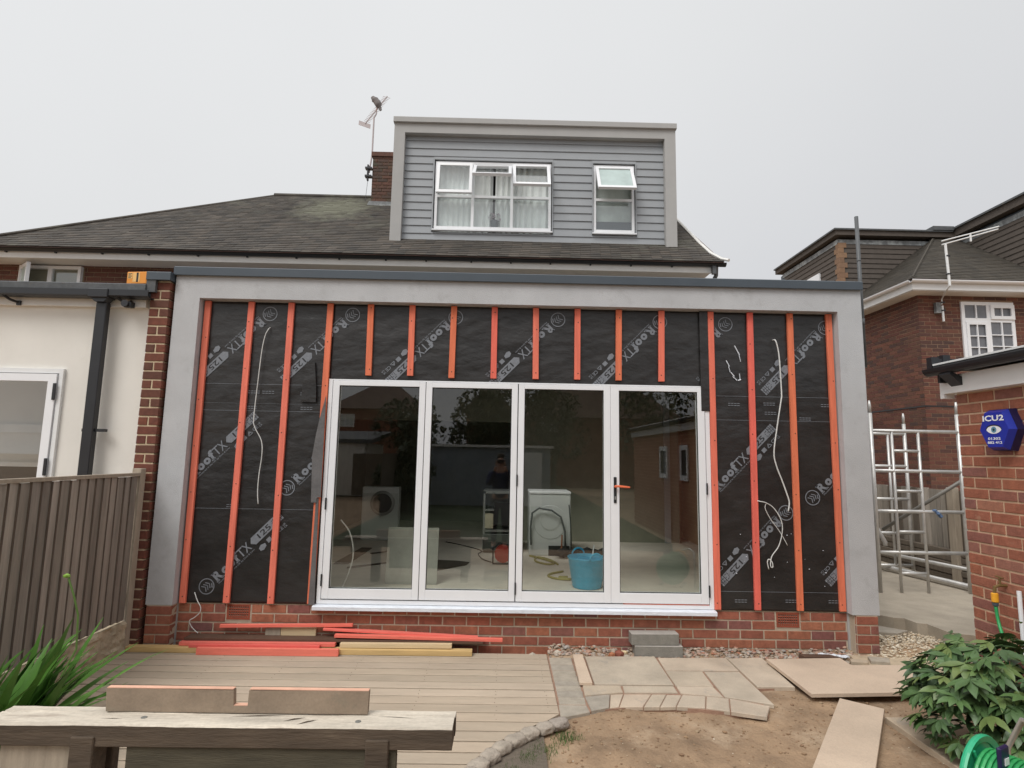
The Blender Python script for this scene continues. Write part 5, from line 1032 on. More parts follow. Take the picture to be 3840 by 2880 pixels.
# tap, hose, white pipe -------------------------------------------------
tp_ = thing('garden_tap', 'brass garden tap with an amber hose connector on the garage wall', 'tap', (3.6,-1.30,.93))
mb = MB(); mb.tube([(0,0,0),(-.06,0,0),(-.09,0,-.01),(-.095,0,-.05)], .011, 8); mb.tube([(-.05,0,0),(-.05,0,.05)], .008, 6); mb.tube([(-.05,-.03,.055),(-.05,.03,.06)], .006, 6); mb.build('tap_body', mat('brass', (.25,.17,.07), rough=.5, metal=.6), tp_)
mb = MB(); mb.lathe([(.017,-.115),(.022,-.11),(.022,-.055),(.016,-.05)], 12, M=Matrix.Translation((-.095,0,0))); mb.build('hose_connector', M_yorange, tp_)
mb = MB(); mb.lathe([(.015,-.14),(.019,-.135),(.019,-.116)], 12, M=Matrix.Translation((-.095,0,0))); mb.build('hose_collar', M_coping, tp_)
cable('garden_hose', [(3.505,-1.30,.79),(3.50,-1.32,.68),(3.45,-1.42,.55),(3.38,-1.50,.45),(3.30,-1.6,.30),(3.2,-1.8,.1),(3.0,-2.1,.0),(2.7,-2.4,.02)], .011, 'green hose hanging from the tap down behind the peony bush', M_hoseg, None)
wp = thing('waste_pipe', 'short white waste pipe fixed low on the garage wall', 'pipe', (3.575,-1.42,.5))
mb = MB(); mb.tube([(0,.0,-.02),(0,0,.42)], .014, 10); mb.build('pipe', M_upvc, wp)
# ================================================================== TIMBER ON THE DECK
def timber(lb, a, b, w, h, m, grp='lengths of timber lying by the wall', name='timber_length'):
    """square length from a to b (centres of the underside)"""
    a, b = Vector(a), Vector(b); L = (b-a).length; mb = MB(); mb.box((0,-w/2,0),(L,w/2,h), ch=.0015)
    o = mb.build(name, m, None, label=lb, cat='timber', group=grp); d = (b-a).normalized(); o.location = a
    o.rotation_euler = (0, -math.asin(d.z), math.atan2(d.y,d.x)); return o
timber('long yellow timber lying along the back edge of the deck, lowest of the pile', (-3.355,-.085,.003), (-.245,-.075,.003), .075, .044, M_pine)
timber('bright red timber with a broad face lying foremost on the deck edge', (-2.66,-.145,.002), (-1.42,-.140,.002), .036, .058, M_battenx)
timber('red timber just behind the foremost one, starting further left', (-2.75,-.105,.048), (-1.60,-.10,.050), .035, .028, M_battenx)
timber('long red timber resting on the yellow one beside the dark plank', (-2.86,-.050,.050), (-1.475,-.048,.056), .06, .030, M_battenx)
timber('pale yellow timber on the right half of the pile', (-1.43,-.055,.050), (-.43,-.05,.054), .05, .038, M_pine2)
timber('long dark brown plank bridging the gap along the wall', (-2.84,.025,.085), (-.15,.030,.082), .13, .020, M_brownply, name='brown_plank')
timber('thin red timber leaning highest, end nearest the left airbrick', (-2.567,.055,.172), (-1.355,.055,.196), .032, .026, M_battenx)
timber('red timber sloping down to the right from under the highest one', (-1.618,.045,.165), (-.201,.040,.110), .05, .020, M_battenx)
timber('longest red timber on the right, its end reaching past the others', (-1.50,.000,.118), (.026,.000,.100), .045, .026, M_battenx)
timber('short block of pale wood with nail holes standing behind the pile', (-2.018,.085,.103), (-1.697,.085,.103), .03, .066, M_pine2, name='wood_block')
timber('short grey-brown block of wood left of the pale one', (-2.159,.085,.103), (-2.022,.085,.103), .03, .066, M_post, name='wood_block')
# concrete blocks
for (x0,x1,y0,z0,rz,lb) in ((1.235,1.665,-.035,-.012,0.0,'lower of two grey concrete blocks stacked by the plinth'),(1.205,1.640,-.02,.090,.035,'upper of two grey concrete blocks stacked by the plinth')):
    mb = MB(); mb.box((-.22,-.0,0),(.22,.115,.100), ch=.004); o = mb.build('concrete_block', [M_block, M_blocktop], None, label=lb, cat='block', group='stacked concrete blocks')
    for p_ in o.data.polygons: p_.material_index = 1 if p_.normal.z > .6 else 0  # pale dust on top; side shading put into the darker side colour
    o.location = ((x0+x1)/2, y0, z0); o.rotation_euler = (0,0,rz)
# ================================================================== SLEEPER TABLE
T = thing('sleeper_table', 'heavy table built of bleached railway sleepers in the foreground', 'table', (-1.2,-2.7,-.05))
def TPp(o): o.location = Vector(o.location)-T.location; return o
def sleeper(name, x0,x1,y0,y1,z0,z1, top=True, m=None, warp=.004):
    mb = MB(); nx_ = 60; L = []
    prof = [(y0+.004,z0),(y0,z0+.004),(y0,z1-.007),(y0+.006,z1),((y0*2+y1)/3,z1-.001),((y0+y1*2)/3,z1-.0015),(y1-.006,z1),(y1,z1-.007),(y1,z0+.004),(y1-.004,z0)]
    n = len(prof)
    for i in range(nx_+1):
        x = x0+(x1-x0)*i/nx_
        for (y,z) in prof:
            d = warp*noise.noise(Vector((x*4,y*9,z*9)))+warp*.5*noise.noise(Vector((x*14,y*22,z*22))); mb.v.append((x, y+d*.7, z+d*.6))
    for i in range(nx_):
        for k in range(n):
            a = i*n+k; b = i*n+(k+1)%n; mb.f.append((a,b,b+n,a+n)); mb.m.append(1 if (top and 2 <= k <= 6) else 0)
    mb.f += [tuple(range(n)), tuple(range(nx_*n,(nx_+1)*n))[::-1]]; mb.m += [0,0]
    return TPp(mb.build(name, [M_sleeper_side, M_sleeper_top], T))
sleeper('table_top_beam', -2.23, -.198, -2.79, -2.668, .512, .602); sleeper('table_top_beam', -2.23, -.195, -2.664, -2.608, .514, .600)
sk = MB()
def crack(p, q, w=.003):
    d = Vector((q[0]-p[0],q[1]-p[1],0)); d.normalize(); o = Vector((-d.y,d.x,0))*w; m_ = (Vector((p[0],p[1],.6035))+Vector((q[0],q[1],.6035)))/2+o*.8
    sk.add([(p[0],p[1],.6035),tuple(m_+o),(q[0],q[1],.6035),tuple(m_-o)], [(0,3,2,1)])
for p,q,w in (((-1.20,-2.70),(-.95,-2.685),.004),((-1.75,-2.735),(-1.65,-2.735),.002),((-.95,-2.74),(-.86,-2.70),.005),((-.88,-2.77),(-.80,-2.72),.006),((-.55,-2.68),(-.35,-2.70),.002)): crack(p,q,w)
TPp(sk.build('split', M_sleeper_side, T, kind='stuff'))
for x,y in ((-1.57,-2.72),(-.62,-2.735)):
    mb = MB(); mb.lathe([(.013,.600),(.013,.6045),(.008,.605)], 14, M=Matrix.Translation((x,y,0))); TPp(mb.build('bolt_head', M_steel, T))
for x0,x1 in ((-1.83,-1.73),(-.57,-.47)):
    mb = MB(); mb.box((x0,-2.80,-.05),(x1,-2.70,.555), ch=.004); TPp(mb.build('leg', M_sleeper_side, T)); mb = MB(); mb.box((x0,-2.66,-.05),(x1,-2.61,.51), ch=.004); TPp(mb.build('leg', M_sleeper_side, T))
mb = MB(); mb.box((-1.60,-2.775,.16),(-.44,-2.74,.508)); TPp(mb.build('front_panel', mat('dark_panel', (.075,.065,.043), .7, 1.3, 4, stretch=(1,7,7), bump=.4), T)); mb = MB(); mb.box((-2.15,-2.76,.38),(-1.83,-2.70,.505)); TPp(mb.build('brace', M_post, T))
nb = MB()                                                            # board with the notch, standing on edge at the back
bx0, bx1 = -1.775, -.595; n0, n1 = -1.203, -1.137
nb.prism([(bx0,.604),(bx1,.604),(bx1+.003,.704),(n1,.700),(n1-.002,.634),(n0,.634),(n0-.004,.700),(bx0-.006,.703)], -2.668, -2.640, ax='y')
o = nb.build('notched_plank', M_concboard, None, label='stained plank with a square notch standing on edge on the sleeper table', cat='plank')
e2 = MB()
for a,b in ((bx0-.004,n0-.006),(n1+.002,bx1+.001)): e2.box((a,-2.667,.7035 if a < n0 else .7035),(b,-2.641,.7065))
e2.box((n0+.001,-2.667,.6345),(n1-.003,-2.641,.637)); e2.build('cut_edge', M_sawn, o)
for o2 in (o,): pass
# ================================================================== PLANTS
ag = thing('strap_leaf_plant', 'clump of broad strap shaped green leaves growing at the foot of the fence', 'plant', (-2.92,-1.92,-.03))
def strap(L, w, lean, az, droop):
    mb = MB(); n = 9; P = []
    for i in range(n+1):
        t = i/n; r = L*(lean*t+.28*droop*t*t); z = L*(t*math.sqrt(max(0,1-lean*lean))*1.0-droop*.62*t*t); P.append((r,z,t))
    for r,z,t in P:
        ww = w*math.sin(math.pi*min(1,.16+.84*t)**.8)*(1 if t < .98 else .1)+.002
        fold = .22*ww; mb.v += [(r,-ww,z+fold),(r,0,z),(r,ww,z+fold)]
    for i in range(n):
        for k in (0,1): a = i*3+k; mb.f.append((a,a+1,a+4,a+3)); mb.m.append(0)
    me = mb.mesh('strap_leaf', M_leafA, True); o = link('leaf', me, ag); o.location = (U(-.20,.16),U(-.22,.22),0); o.rotation_euler = (0,0,az)
for i in range(105):
    az = U(-math.pi,math.pi); 
    if i < 80: az = U(-1.2,1.5)
    strap(U(.62,.95), U(.027,.042), U(.15,.85), az, U(.10,.60))
mb = MB(); mb.tube([(.30,.12,.45),(.345,.16,.60),(.34,.15,.80),(.315,.13,.92),(.28,.12,1.02)], .0055, 6); mb.build('flower_stem', M_stem, ag)
mb = MB(); mb.rock((.268,.12,1.035), .019, sq=(1.5,.8,.8)); mb.build('bud', M_bright, ag)
# peony bush: compound leaves of 3-5 pointed leaflets
pb_ = thing('peony_bush', 'dense dark green bush of pointed glossy leaves in front of the garage', 'bush', (3.14,-1.72,0))
def leaflet(mb, base, d, L, w, up):
    d = d.normalized(); s_ = d.cross(up).normalized(); n_ = s_.cross(d)
    pts = [base]; L1 = []; R1 = []
    for t,ww in ((.25,.75),(.5,1.0),(.75,.62)):
        c = base+d*L*t-n_*L*.10*t*t; L1.append(c+s_*w*ww*.5+n_*w*.10); R1.append(c-s_*w*ww*.5+n_*w*.10); pts.append(c)
    tip = base+d*L-n_*L*.14; V = [base]+[q for a in zip(L1,pts[1:],R1) for q in a]+[tip]
    mb.add(V, [(0,1,2),(0,2,3),(1,4,5,2),(2,5,6,3),(4,7,8,5),(5,8,9,6),(7,10,8),(8,10,9)])
PM = []
for k in range(7):
    mb = MB(); rr = random.Random(k)
    n = 5 if k % 3 else 3
    for i in range(n):
        a = (i-(n-1)/2)*.62; leaflet(mb, Vector((.02,0,0)), Vector((math.cos(a), math.sin(a), rr.uniform(-.25,.1))), rr.uniform(.085,.125), rr.uniform(.034,.046), Vector((0,0,1)))
    mb.tube([(-.03,0,-.006),(.022,0,0)], .002, 4); PM.append(mb.mesh('leaf', M_leafP, True))
cen = Vector((.05,0,.30))
def bush_pt(rad):
    u = U(-1,1); th = U(0,2*math.pi); s = math.sqrt(1-u*u); d = Vector((s*math.cos(th), s*math.sin(th), u*.9))
    if d.z < -.45: d.z = -d.z*.5
    return d, cen+Vector((d.x*.47*rad, d.y*.42*rad, d.z*.44*rad))
cd_ = (Vector((0,-5.42,1.785))-Vector((3.14,-1.72,.3))).normalized()
cnt = 0
while cnt < 285:
    d, p = bush_pt(U(.84,1.10))
    if d.dot(cd_) < -.35 or p.z < .03: continue
    o = link('leaf', PM[cnt % 7], pb_); h = math.atan2(d.y, d.x)+U(-.7,.7)
    o.location = p; o.rotation_euler = (U(-.5,.5), U(.0,.75), h); s = U(.65,1.4); o.scale = (s,s,s); cnt += 1
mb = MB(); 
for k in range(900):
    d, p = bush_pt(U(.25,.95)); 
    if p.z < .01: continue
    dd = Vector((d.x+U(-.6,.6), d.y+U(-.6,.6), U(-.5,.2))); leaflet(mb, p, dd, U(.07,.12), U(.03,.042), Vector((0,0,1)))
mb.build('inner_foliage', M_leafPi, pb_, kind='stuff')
mb = MB()
for k in range(26):
    d, p = bush_pt(.8); mb.tube([(U(-.08,.12),U(-.08,.08),0), tuple(p*.5+Vector((0,0,.05))), tuple(p)], .004, 5)
mb.build('stems', M_stem, pb_, kind='stuff')
lm = thing('lime_sprig', 'sprigs of lime green leaves in front of the garage bricks at the right edge', 'plant', (3.45,-1.72,.6))
for k in range(26):
    mb = MB(); leaflet(mb, Vector((0,0,0)), Vector((U(-1,1),U(-1,1),U(-.3,.8))), U(.03,.05), U(.02,.03), Vector((0,0,1))); o = mb.build('leaf', M_bright, lm); o.location = (U(-.10,.06), U(-.16,.10), U(.05,.42))
mb = MB(); mb.tube([(.0,.0,-.6),(.0,-.02,0),(-.03,-.05,.25),(-.02,-.02,.45)], .004, 5); mb.build('stem', M_stem, lm)
# ================================================================== HOSE REEL
hr = thing('hose_reel', 'green plastic hose reel with an amber grip and grey handle in the bottom right corner', 'hose reel', (2.42,-2.58,.03))
def disc(r, th, y, m, nm, ang):
    mb = MB(); n = 36; M = Matrix.Rotation(ang,4,'Z') @ Matrix.Translation((0,y,.225)) @ Matrix.Rotation(math.pi/2,4,'X')
    vs = []; holes = [(r*.60, a) for a in (0, 2*math.pi/3, 4*math.pi/3)]
    mb.lathe([(r,-th),(r+.004,-th*.3),(r+.004,th*.3),(r,th),(r*.86,th*.5),(r*.84,-.001),(r*.30,-.001),(r*.28,th),(.02,th)], n, M=M)
    for k in range(4):
        a = k*math.pi/2+.5; mb.tube([M @ Vector((r*.28*math.cos(a), r*.28*math.sin(a), th*.6)), M @ Vector((r*.88*math.cos(a), r*.88*math.sin(a), th*.6))], .008, 6)
    return mb.build(nm, m, hr, smooth=False)
an = math.radians(28)
disc(.205,.014,-.115,M_reel,'side_disc',an); disc(.205,.014,.115,M_reel,'side_disc',an)
Mr = Matrix.Rotation(an,4,'Z')
mb = MB(); mb.lathe([(.14,-.10),(.14,.10)], 24, M=Mr @ Matrix.Translation((0,0,.225)) @ Matrix.Rotation(math.pi/2,4,'X')); mb.build('drum', M_reel, hr)
mb = MB()
for k in range(9): mb.tube([Mr @ Vector((.15*math.cos(t), -.088+k*.022, .225+.15*math.sin(t))) for t in [2*math.pi*j/24 for j in range(25)]], .010, 6)
mb.build('coiled_hose', M_hoseg, hr)
mb = MB(); mb.tube([Mr @ Vector(p) for p in ((.02,-.145,-.02),(.02,-.150,.30),(.03,-.15,.40),(.10,-.13,.46),(.22,-.05,.50),(.30,.05,.47),(.32,.13,.3),(.32,.14,-.02))], .013, 10); mb.build('carry_handle', M_alu, hr, smooth=True)
mb = MB(); mb.tube([Mr @ Vector(p) for p in ((-.02,-.13,.405),(-.02,-.15,.375))], .022, 10); mb.build('grip', M_yorange, hr); mb = MB(); mb.tube([Mr @ Vector(p) for p in ((.0,-.14,.42),(.05,-.12,.455),(.14,-.06,.45),(.20,.0,.40))], .011, 8); mb.build('amber_tube', M_yorange, hr, smooth=True)
mb = MB(); mb.box((-.13,-.02,.36),(-.045,-.0,.455),M=Mr,ch=.006); mb.build('label_plate', M_navy, hr); mb = MB(); mb.box((-.10,-.023,.375),(-.06,-.0205,.405),M=Mr); mb.build('label_mark', M_white, hr)
mb = MB(); mb.box((-.16,-.16,0),(-.12,.16,.02),M=Mr); mb.box((.12,-.16,0),(.16,.16,.02),M=Mr); mb.build('foot', M_black, hr)
# ================================================================== INSIDE THE EXTENSION
FZ = .374
wm = thing('washing_machine', 'white washing machine seen from behind, with a grey drain hose looped over its back', 'washing machine', (.69,2.90,FZ))
mb = MB(); mb.box((-.30,0,.0),(.30,.55,.86), ch=.012); mb.build('cabinet', M_appl, wm)
mb = MB(); mb.box((-.305,-.01,.861),(.305,.56,.905), ch=.012); mb.build('worktop', M_upvc2, wm)
mb = MB(); mb.lathe([(.15,.0),(.15,.008),(.13,.012),(.01,.012)], 28, M=Matrix.Translation((0,-.001,.50)) @ Matrix.Rotation(math.pi/2,4,'X')); mb.lathe([(.24,0),(.235,.004),(.16,.004)], 28, M=Matrix.Translation((0,-.001,.47)) @ Matrix.Rotation(math.pi/2,4,'X')); mb.build('rear_panel', M_appl, wm)
mb = MB(); mb.tube([(-.27,-.03,.15),(-.28,-.04,.40),(-.26,-.05,.60),(-.16,-.06,.67),(.02,-.06,.64),(.15,-.06,.55),(.21,-.05,.35),(.22,-.04,.10)], .014, 8); mb.build('drain_hose', M_grey, wm, smooth=True)
mb = MB(); mb.tube([(.27,-.02,.72),(.29,-.03,.5),(.305,-.03,.25),(.30,-.03,.02)], .009, 6); mb.build('inlet_hose', M_black, wm, smooth=True)
mb = MB(); mb.tube([(.17,-.05,.30),(.16,-.05,.02)], .012, 6); mb.build('stick', M_terracotta, wm)
mb = MB(); mb.box((-.02,-.012,.0),(.28,-.001,.14)); mb.build('base_opening', M_dark, wm)
tm = thing('tumble_dryer', 'white dryer with a dark round door standing at the left inside the room', 'tumble dryer', (-2.0,4.05,FZ))
mb = MB(); mb.box((-.30,0,.0),(.30,.20,.86), ch=.012); mb.build('cabinet', M_appl, tm)
mb = MB(); mb.lathe([(.20,0),(.20,.02),(.16,.028)], 28, M=Matrix.Translation((.04,-.001,.60)) @ Matrix.Rotation(math.pi/2,4,'X')); mb.build('door_ring', M_steel, tm); mb = MB(); mb.lathe([(.155,.028),(.10,.04),(.01,.045)], 28, M=Matrix.Translation((.04,-.001,.60)) @ Matrix.Rotation(math.pi/2,4,'X')); mb.build('door', M_dark, tm)
mb = MB(); mb.box((-.29,-.01,.76),(.29,-.001,.85)); mb.build('control_panel', M_upvc2, tm)
ck = thing('stripped_cooker', 'stripped grey appliance carcass standing left of the washing machine', 'appliance', (-.02,3.05,FZ))
mb = MB(); mb.box((-.26,0,.03),(-.23,.5,.88)); mb.box((.23,0,.03),(.26,.5,.88)); mb.box((-.26,0,.85),(.26,.5,.89)); mb.box((-.26,.47,.03),(.26,.5,.85)); mb.box((-.23,0,.30),(.23,.5,.33)); mb.box((-.23,0,.60),(.23,.5,.62)); mb.build('carcass', M_steel, ck)
mb = MB(); mb.box((-.10,-.004,.40),(.16,.03,.72)); mb.build('dark_insert', M_dark, ck); mb = MB(); mb.box((-.23,-.003,.35),(-.11,.02,.56)); mb.build('cream_insert', mat('cream_enamel', (.55,.50,.36)), ck)
mb = MB(); mb.box((-.25,-.01,.03),(.25,.02,.27), ch=.01); mb.build('lower_drawer', mat('smoked_door', (.10,.11,.10), rough=.3), ck)
er = thing('cable_drum', 'red extension cable drum on the floor before the stripped appliance', 'cable drum', (.02,2.25,FZ))
mb = MB(); mb.lathe([(.11,-.06),(.11,-.04),(.05,-.038),(.05,.038),(.11,.04),(.11,.06)], 20, M=Matrix.Translation((0,0,.13)) @ Matrix.Rotation(math.pi/2,4,'X') ); mb.build('spool', M_red, er); mb = MB(); mb.tube([(-.13,-.06,.01),(-.13,-.06,.2),(-.05,-.06,.27),(.1,-.06,.25)], .012, 6); mb.tube([(-.13,-.06,.01),(.13,-.06,.01)], .012, 6); mb.build('stand', M_black, er)
cable('floor_cable', [(-.13,2.3,.382),(-.25,2.5,.382),(-.33,2.9,.382),(-.30,3.2,.382),(-.55,3.6,.382),(-.9,4.0,.382)], .007, 'black cable snaking from the red drum over the dusty floor', M_black, None)
tb = thing('blue_tub', 'flexible blue rubble tub with two handles just inside the third door', 'tub', (.94,.98,FZ+.002))
mb = MB(); n = 28; prof = [(.150,0),(.158,.01),(.205,.30),(.213,.31),(.213,.322),(.200,.322),(.150,.03),(.02,.025)]
mb.lathe(prof, n); mb.build('body', M_tub, tb, smooth=True)
for sgn in (-1,1):
    mb = MB(); mb.tube([(math.cos(a)*.075, sgn*.205, .315+.075*math.sin(a)*.9) for a in [math.pi*k/10 for k in range(11)]], .010, 8); o = mb.build('handle', M_tub, tb, smooth=True); o.rotation_euler = (0,0,.35)
mb = MB(); mb.prism([(-.16,.0),(.12,.0),(.14,.05),(-.08,.07)], -.12, -.10, ax='y'); o = mb.build('rubble_sack', M_tub, tb); o.location = (0,.02,.275)
mb = MB(); mb.tube([(.05,.03,.20),(.085,.04,.44)], .008, 5); mb.build('stick', M_fascia, tb)
cable('yellow_hose', [(.40,2.80,.386),(.55,2.6,.386),(.70,2.3,.386),(.60,2.2,.386),(.46,2.4,.386),(.50,2.7,.386),(.66,2.5,.388),(.74,2.2,.386)], .014, 'yellow hose coiled on the floor before the washing machine', M_yhose, 'yellow hoses on the floor')
cable('yellow_hose', [(.76,1.75,.386),(.60,1.6,.386),(.56,1.45,.386),(.66,1.32,.386),(.80,1.30,.386),(.68,1.40,.388),(.78,1.42,.386)], .013, 'loop of yellow hose on the floor left of the blue tub', M_yhose, 'yellow hoses on the floor')
gs = thing('dark_tool_bag', 'dark crumpled tool bag on the floor between washing machine and blue tub', 'bag', (1.15,2.75,FZ))
mb = MB()
for k in range(6): mb.rock((-.28+k*.11,U(-.03,.03),.07), .11, sq=(1.2,.8,.7))
mb.build('bag_body', M_dark, gs)
def floorpiece(pts, lb, m=M_wetwood, th=.012, nm='timber_offcut'):
    c = (sum(p[0] for p in pts)/len(pts), sum(p[1] for p in pts)/len(pts)); mb = MB(); mb.prism([(x-c[0],y-c[1]) for x,y in pts], 0, th); o = mb.build(nm, m, None, label=lb, cat='offcut', group='offcuts on the dusty floor'); o.location = (c[0],c[1],FZ+.001)
floorpiece([(-2.13,2.03),(-1.945,2.03),(-1.926,3.27),(-2.08,3.29)], 'wide dark floorboard lying on the floor behind the first door')
floorpiece([(-1.87,1.77),(-1.368,2.22),(-1.39,2.26),(-1.90,1.81)], 'thin dark strip in front of the wide floorboard')
floorpiece([(-1.821,2.79),(-1.334,3.27),(-1.36,3.31),(-1.85,2.83)], 'thin dark strip behind the wide floorboard')
floorpiece([(-.95,1.73),(-.80,1.70),(-.45,2.1),(-.42,2.26),(-.60,2.35),(-.92,2.39),(-1.1,2.1)], 'ragged dark sheet of packing on the floor behind the second door', nm='packing_sheet')
floorpiece([(1.13,.22),(1.7,.20),(1.78,.26),(1.5,.30),(1.13,.29)], 'dark mortar crumbs swept along the threshold of the fourth door', th=.008, nm='swept_mortar')
wp2 = thing('reflection_panel', 'pale plasterboard sheet added inside between the first and second doors', 'panel', (-.98,.98,FZ+.001))  # pale sheet put inside to imitate a reflection in the glass
o = bx('sheet', (-.28,0,0),(.28,.0125,.60), mat('reflection', (.40,.40,.36), rough=.9), wp2); o.rotation_euler = (-.12,0,0)
cable('wall_cable', [(-1.60,.35,1.12),(-1.50,.36,.98),(-1.47,.38,.75),(-1.55,.40,.50),(-1.62,.40,.385)], .007, 'grey cable bowing behind the left edge of the first door', M_cable, None)
# ================================================================== WHAT THE GLASS REFLECTS: the garden behind the camera
def hip_house(name, lb, x0,x1,y0,y1,ze,zr,hip,wins):
    t = thing(name, lb, 'house', ((x0+x1)/2,y1,0)); L0 = t.location
    mb = MB(); mb.box((x0,y0,-.15),(x1,y1,ze)); o = mb.build('wall', M_redwall, t); o.location = -L0
    ym = (y0+y1)/2; e = .35
    mb = MB(); mb.add([(x0-e,y0-e,ze),(x1+e,y0-e,ze),(x1+e,y1+e,ze),(x0-e,y1+e,ze),(x0+hip,ym,zr),(x1-hip,ym,zr)], [(0,1,5,4),(2,3,4,5),(1,2,5),(3,0,4),(3,2,1,0)]); o = mb.build('roof', M_redroof, t); o.location = -L0
    for (a,b,lo,hi) in wins:
        mb = MB(); mb.box((a,y1,lo),(b,y1+.06,lo+.08)); mb.box((a,y1,hi-.08),(b,y1+.06,hi)); n = 3
        for k in range(n+1): xx = a+(b-a-.07)*k/n; mb.box((xx,y1,lo+.08),(xx+.07,y1+.06,hi-.08))
        w = mb.build('window', M_upvc2, t); w.location = -L0; bx('pane', (a+.07,y1+.01,lo+.08),(b-.07,y1+.03,hi-.08), M_blind, w)
hip_house('rear_house', 'brick house with a brown hipped roof mirrored in the left door', -12.3,-6.0,-42,-34.9,4.9,6.3+1.0,2.6,[(-11.65,-10.65,3.6,4.5),(-7.4,-6.6,4.0,4.75)])
hip_house('rear_house', 'brick house with a steep brown roof mirrored in the third and fourth doors', 1.0,11.0,-37,-29.9,4.2,7.2,3.0,[(2.2,3.4,3.3,4.2)])
hip_house('rear_house', 'dark gabled house beyond the trees, seen only mirrored in the second door', -2.4,.3,-38,-31,4.6,6.4,1.0,[])
rg = thing('white_garage', 'white walled garage with a dark flat roof beyond the rear fence', 'garage', (-7.2,-19.9,0))
mb = MB(); mb.box((-2.2,-4,-.1),(1.0,0,2.22)); mb.build('wall', M_white_wall, rg); mb = MB(); mb.prism([(.12,2.2),(.12,2.38),(-4.2,2.9),(-4.2,2.7)], -2.4, 1.35, ax='x'); mb.build('roof', M_felt, rg)
rs_ = thing('garden_shed', 'grey-blue metal shed with vertical ribs across the end of the garden', 'shed', (-.6,-15,0))
mb = MB(); mb.box((-2.4,-2.5,-.1),(2.3,0,2.06)); mb.build('wall', M_shedgrey, rs_)
for k in range(24): mb = MB(); mb.box((-2.38+k*.198,0.001,.0),(-2.38+k*.198+.09,.03,2.05)); mb.build('sheet_rib', M_shedgrey, rs_)
mb = MB(); mb.box((-2.5,-2.6,2.06),(2.4,.15,2.15)); mb.build('roof', M_fascia, rs_); mb = MB(); mb.box((1.25,.031,0),(2.0,.06,1.9)); mb.build('door', M_upvc2, rs_)
rfen = thing('rear_fence', 'grey board fence along the far left of the garden', 'fence', (-3.4,-10,0))
for k in range(70): mb = MB(); mb.box((0,0,0),(.02,.12,1.75+.02*(k%3))); o = mb.build('fence_board', M_fence2, rfen); o.location = (0,-6.5+k*.0-(k*.125-6.0),0)
mb = MB(); mb.box((-3,-8.8,.0),(0,-8.78,1.75)); mb.build('cross_fence', M_fence2, rfen)
def tree(x, y, h, r, zc, seed, lb):
    t = thing('garden_tree', lb, 'tree', (x,y,-.1), 'trees behind the camera'); rr = random.Random(seed); mb = MB()
    mb.tube([(0,0,0),(.05,0,h*.3),(-.05,.1,h*.55)], [.16,.12,.07], 8)
    for k in range(5): a = rr.uniform(0,6.28); mb.tube([(0,0,h*(.3+.05*k)),(r*.6*math.cos(a), r*.6*math.sin(a), h*(.5+.07*k))], [.06,.02], 5)
    mb.build('trunk', M_bark, t); mb = MB(); blobs = [(Vector((rr.uniform(-.6,.6)*r, rr.uniform(-.6,.6)*r, zc+rr.uniform(-.7,.7)*r*1.1)), rr.uniform(.35,.6)*r) for _ in range(12)]
    for k in range(2600):
        c, br = blobs[k % 12]; d = Vector((rr.gauss(0,1),rr.gauss(0,1),rr.gauss(0,1))).normalized()*br*rr.uniform(.75,1.05); p = c+d; s = rr.uniform(.06,.13)
        a = Vector((rr.uniform(-1,1),rr.uniform(-1,1),rr.uniform(-1,1)))*s; b = Vector((rr.uniform(-1,1),rr.uniform(-1,1),rr.uniform(-1,1)))*s; mb.add([p-a,p+b,p+a,p-b], [(0,1,2,3)])
    mb.build('crown', M_tree, t)
tree(-4.6,-23,5.2,1.7,3.3,1,'round green tree mirrored at the right of the first door'); tree(-1.3,-22,4.6,1.4,3.2,2,'small tree mirrored in the second door'); tree(.4,-21,5.6,1.8,3.9,3,'tall dark tree mirrored beside the gabled house'); tree(2.6,-24,5.4,1.9,3.4,4,'dark tree mirrored in the third door'); tree(7.0,-21,6.5,2.4,4.6,5,'wide reddish tree mirrored in the fourth door'); tree(-3.2,-13,2.2,1.0,1.2,6,'low shrubby tree by the rear fence'); tree(-8.6,-17,3.6,1.3,2.2,7,'tree beside the white garage')
# ------------------------------------------------------------------ the photographer (mirrored in the second door)
PR = thing('person', 'person in a navy jacket and dark trousers holding up a phone with both hands', 'person', (-.05,-5.86,-.05))
def skin(name, verts, edges, radii, m, parent, sub=1, root=0):
    me = bpy.data.meshes.new(name); me.from_pydata(verts, edges, []); me.materials.append(m); o = link(name, me, parent)
    sm = o.modifiers.new('skin','SKIN'); sm.use_smooth_shade = True
    for i,r in enumerate(radii): d = me.skin_vertices[0].data[i]; d.radius = r if isinstance(r,tuple) else (r,r); d.use_root = (i == root)
    s2 = o.modifiers.new('sub','SUBSURF'); s2.levels = sub; s2.render_levels = sub; return o
V = [(0,0,.98),(0,.01,1.15),(0,.02,1.35),(0,.01,1.50),(0,.02,1.60),(0,.03,1.70),(0,.03,1.80),
     (-.19,.0,1.48),(-.23,.10,1.25),(-.08,.30,1.62),(.19,.0,1.48),(.23,.10,1.25),(.08,.30,1.62),
     (-.10,0,.92),(-.11,.02,.50),(-.11,-.01,.09),(-.12,.12,.04),(.10,0,.92),(.11,.02,.50),(.11,-.01,.09),(.12,.12,.04)]
E_ = [(0,1),(1,2),(2,3),(3,4),(4,5),(5,6),(3,7),(7,8),(8,9),(3,10),(10,11),(11,12),(0,13),(13,14),(14,15),(15,16),(0,17),(17,18),(18,19),(19,20)]
Rd = [(.15,.11),(.14,.10),(.17,.11),(.13,.09),.055,(.072,.085),(.062,.078),.06,.048,.032,.06,.048,.032,.09,.062,.045,.04,.09,.062,.045,.04]
body = skin('body', V, E_, Rd, M_skin, PR, 2)
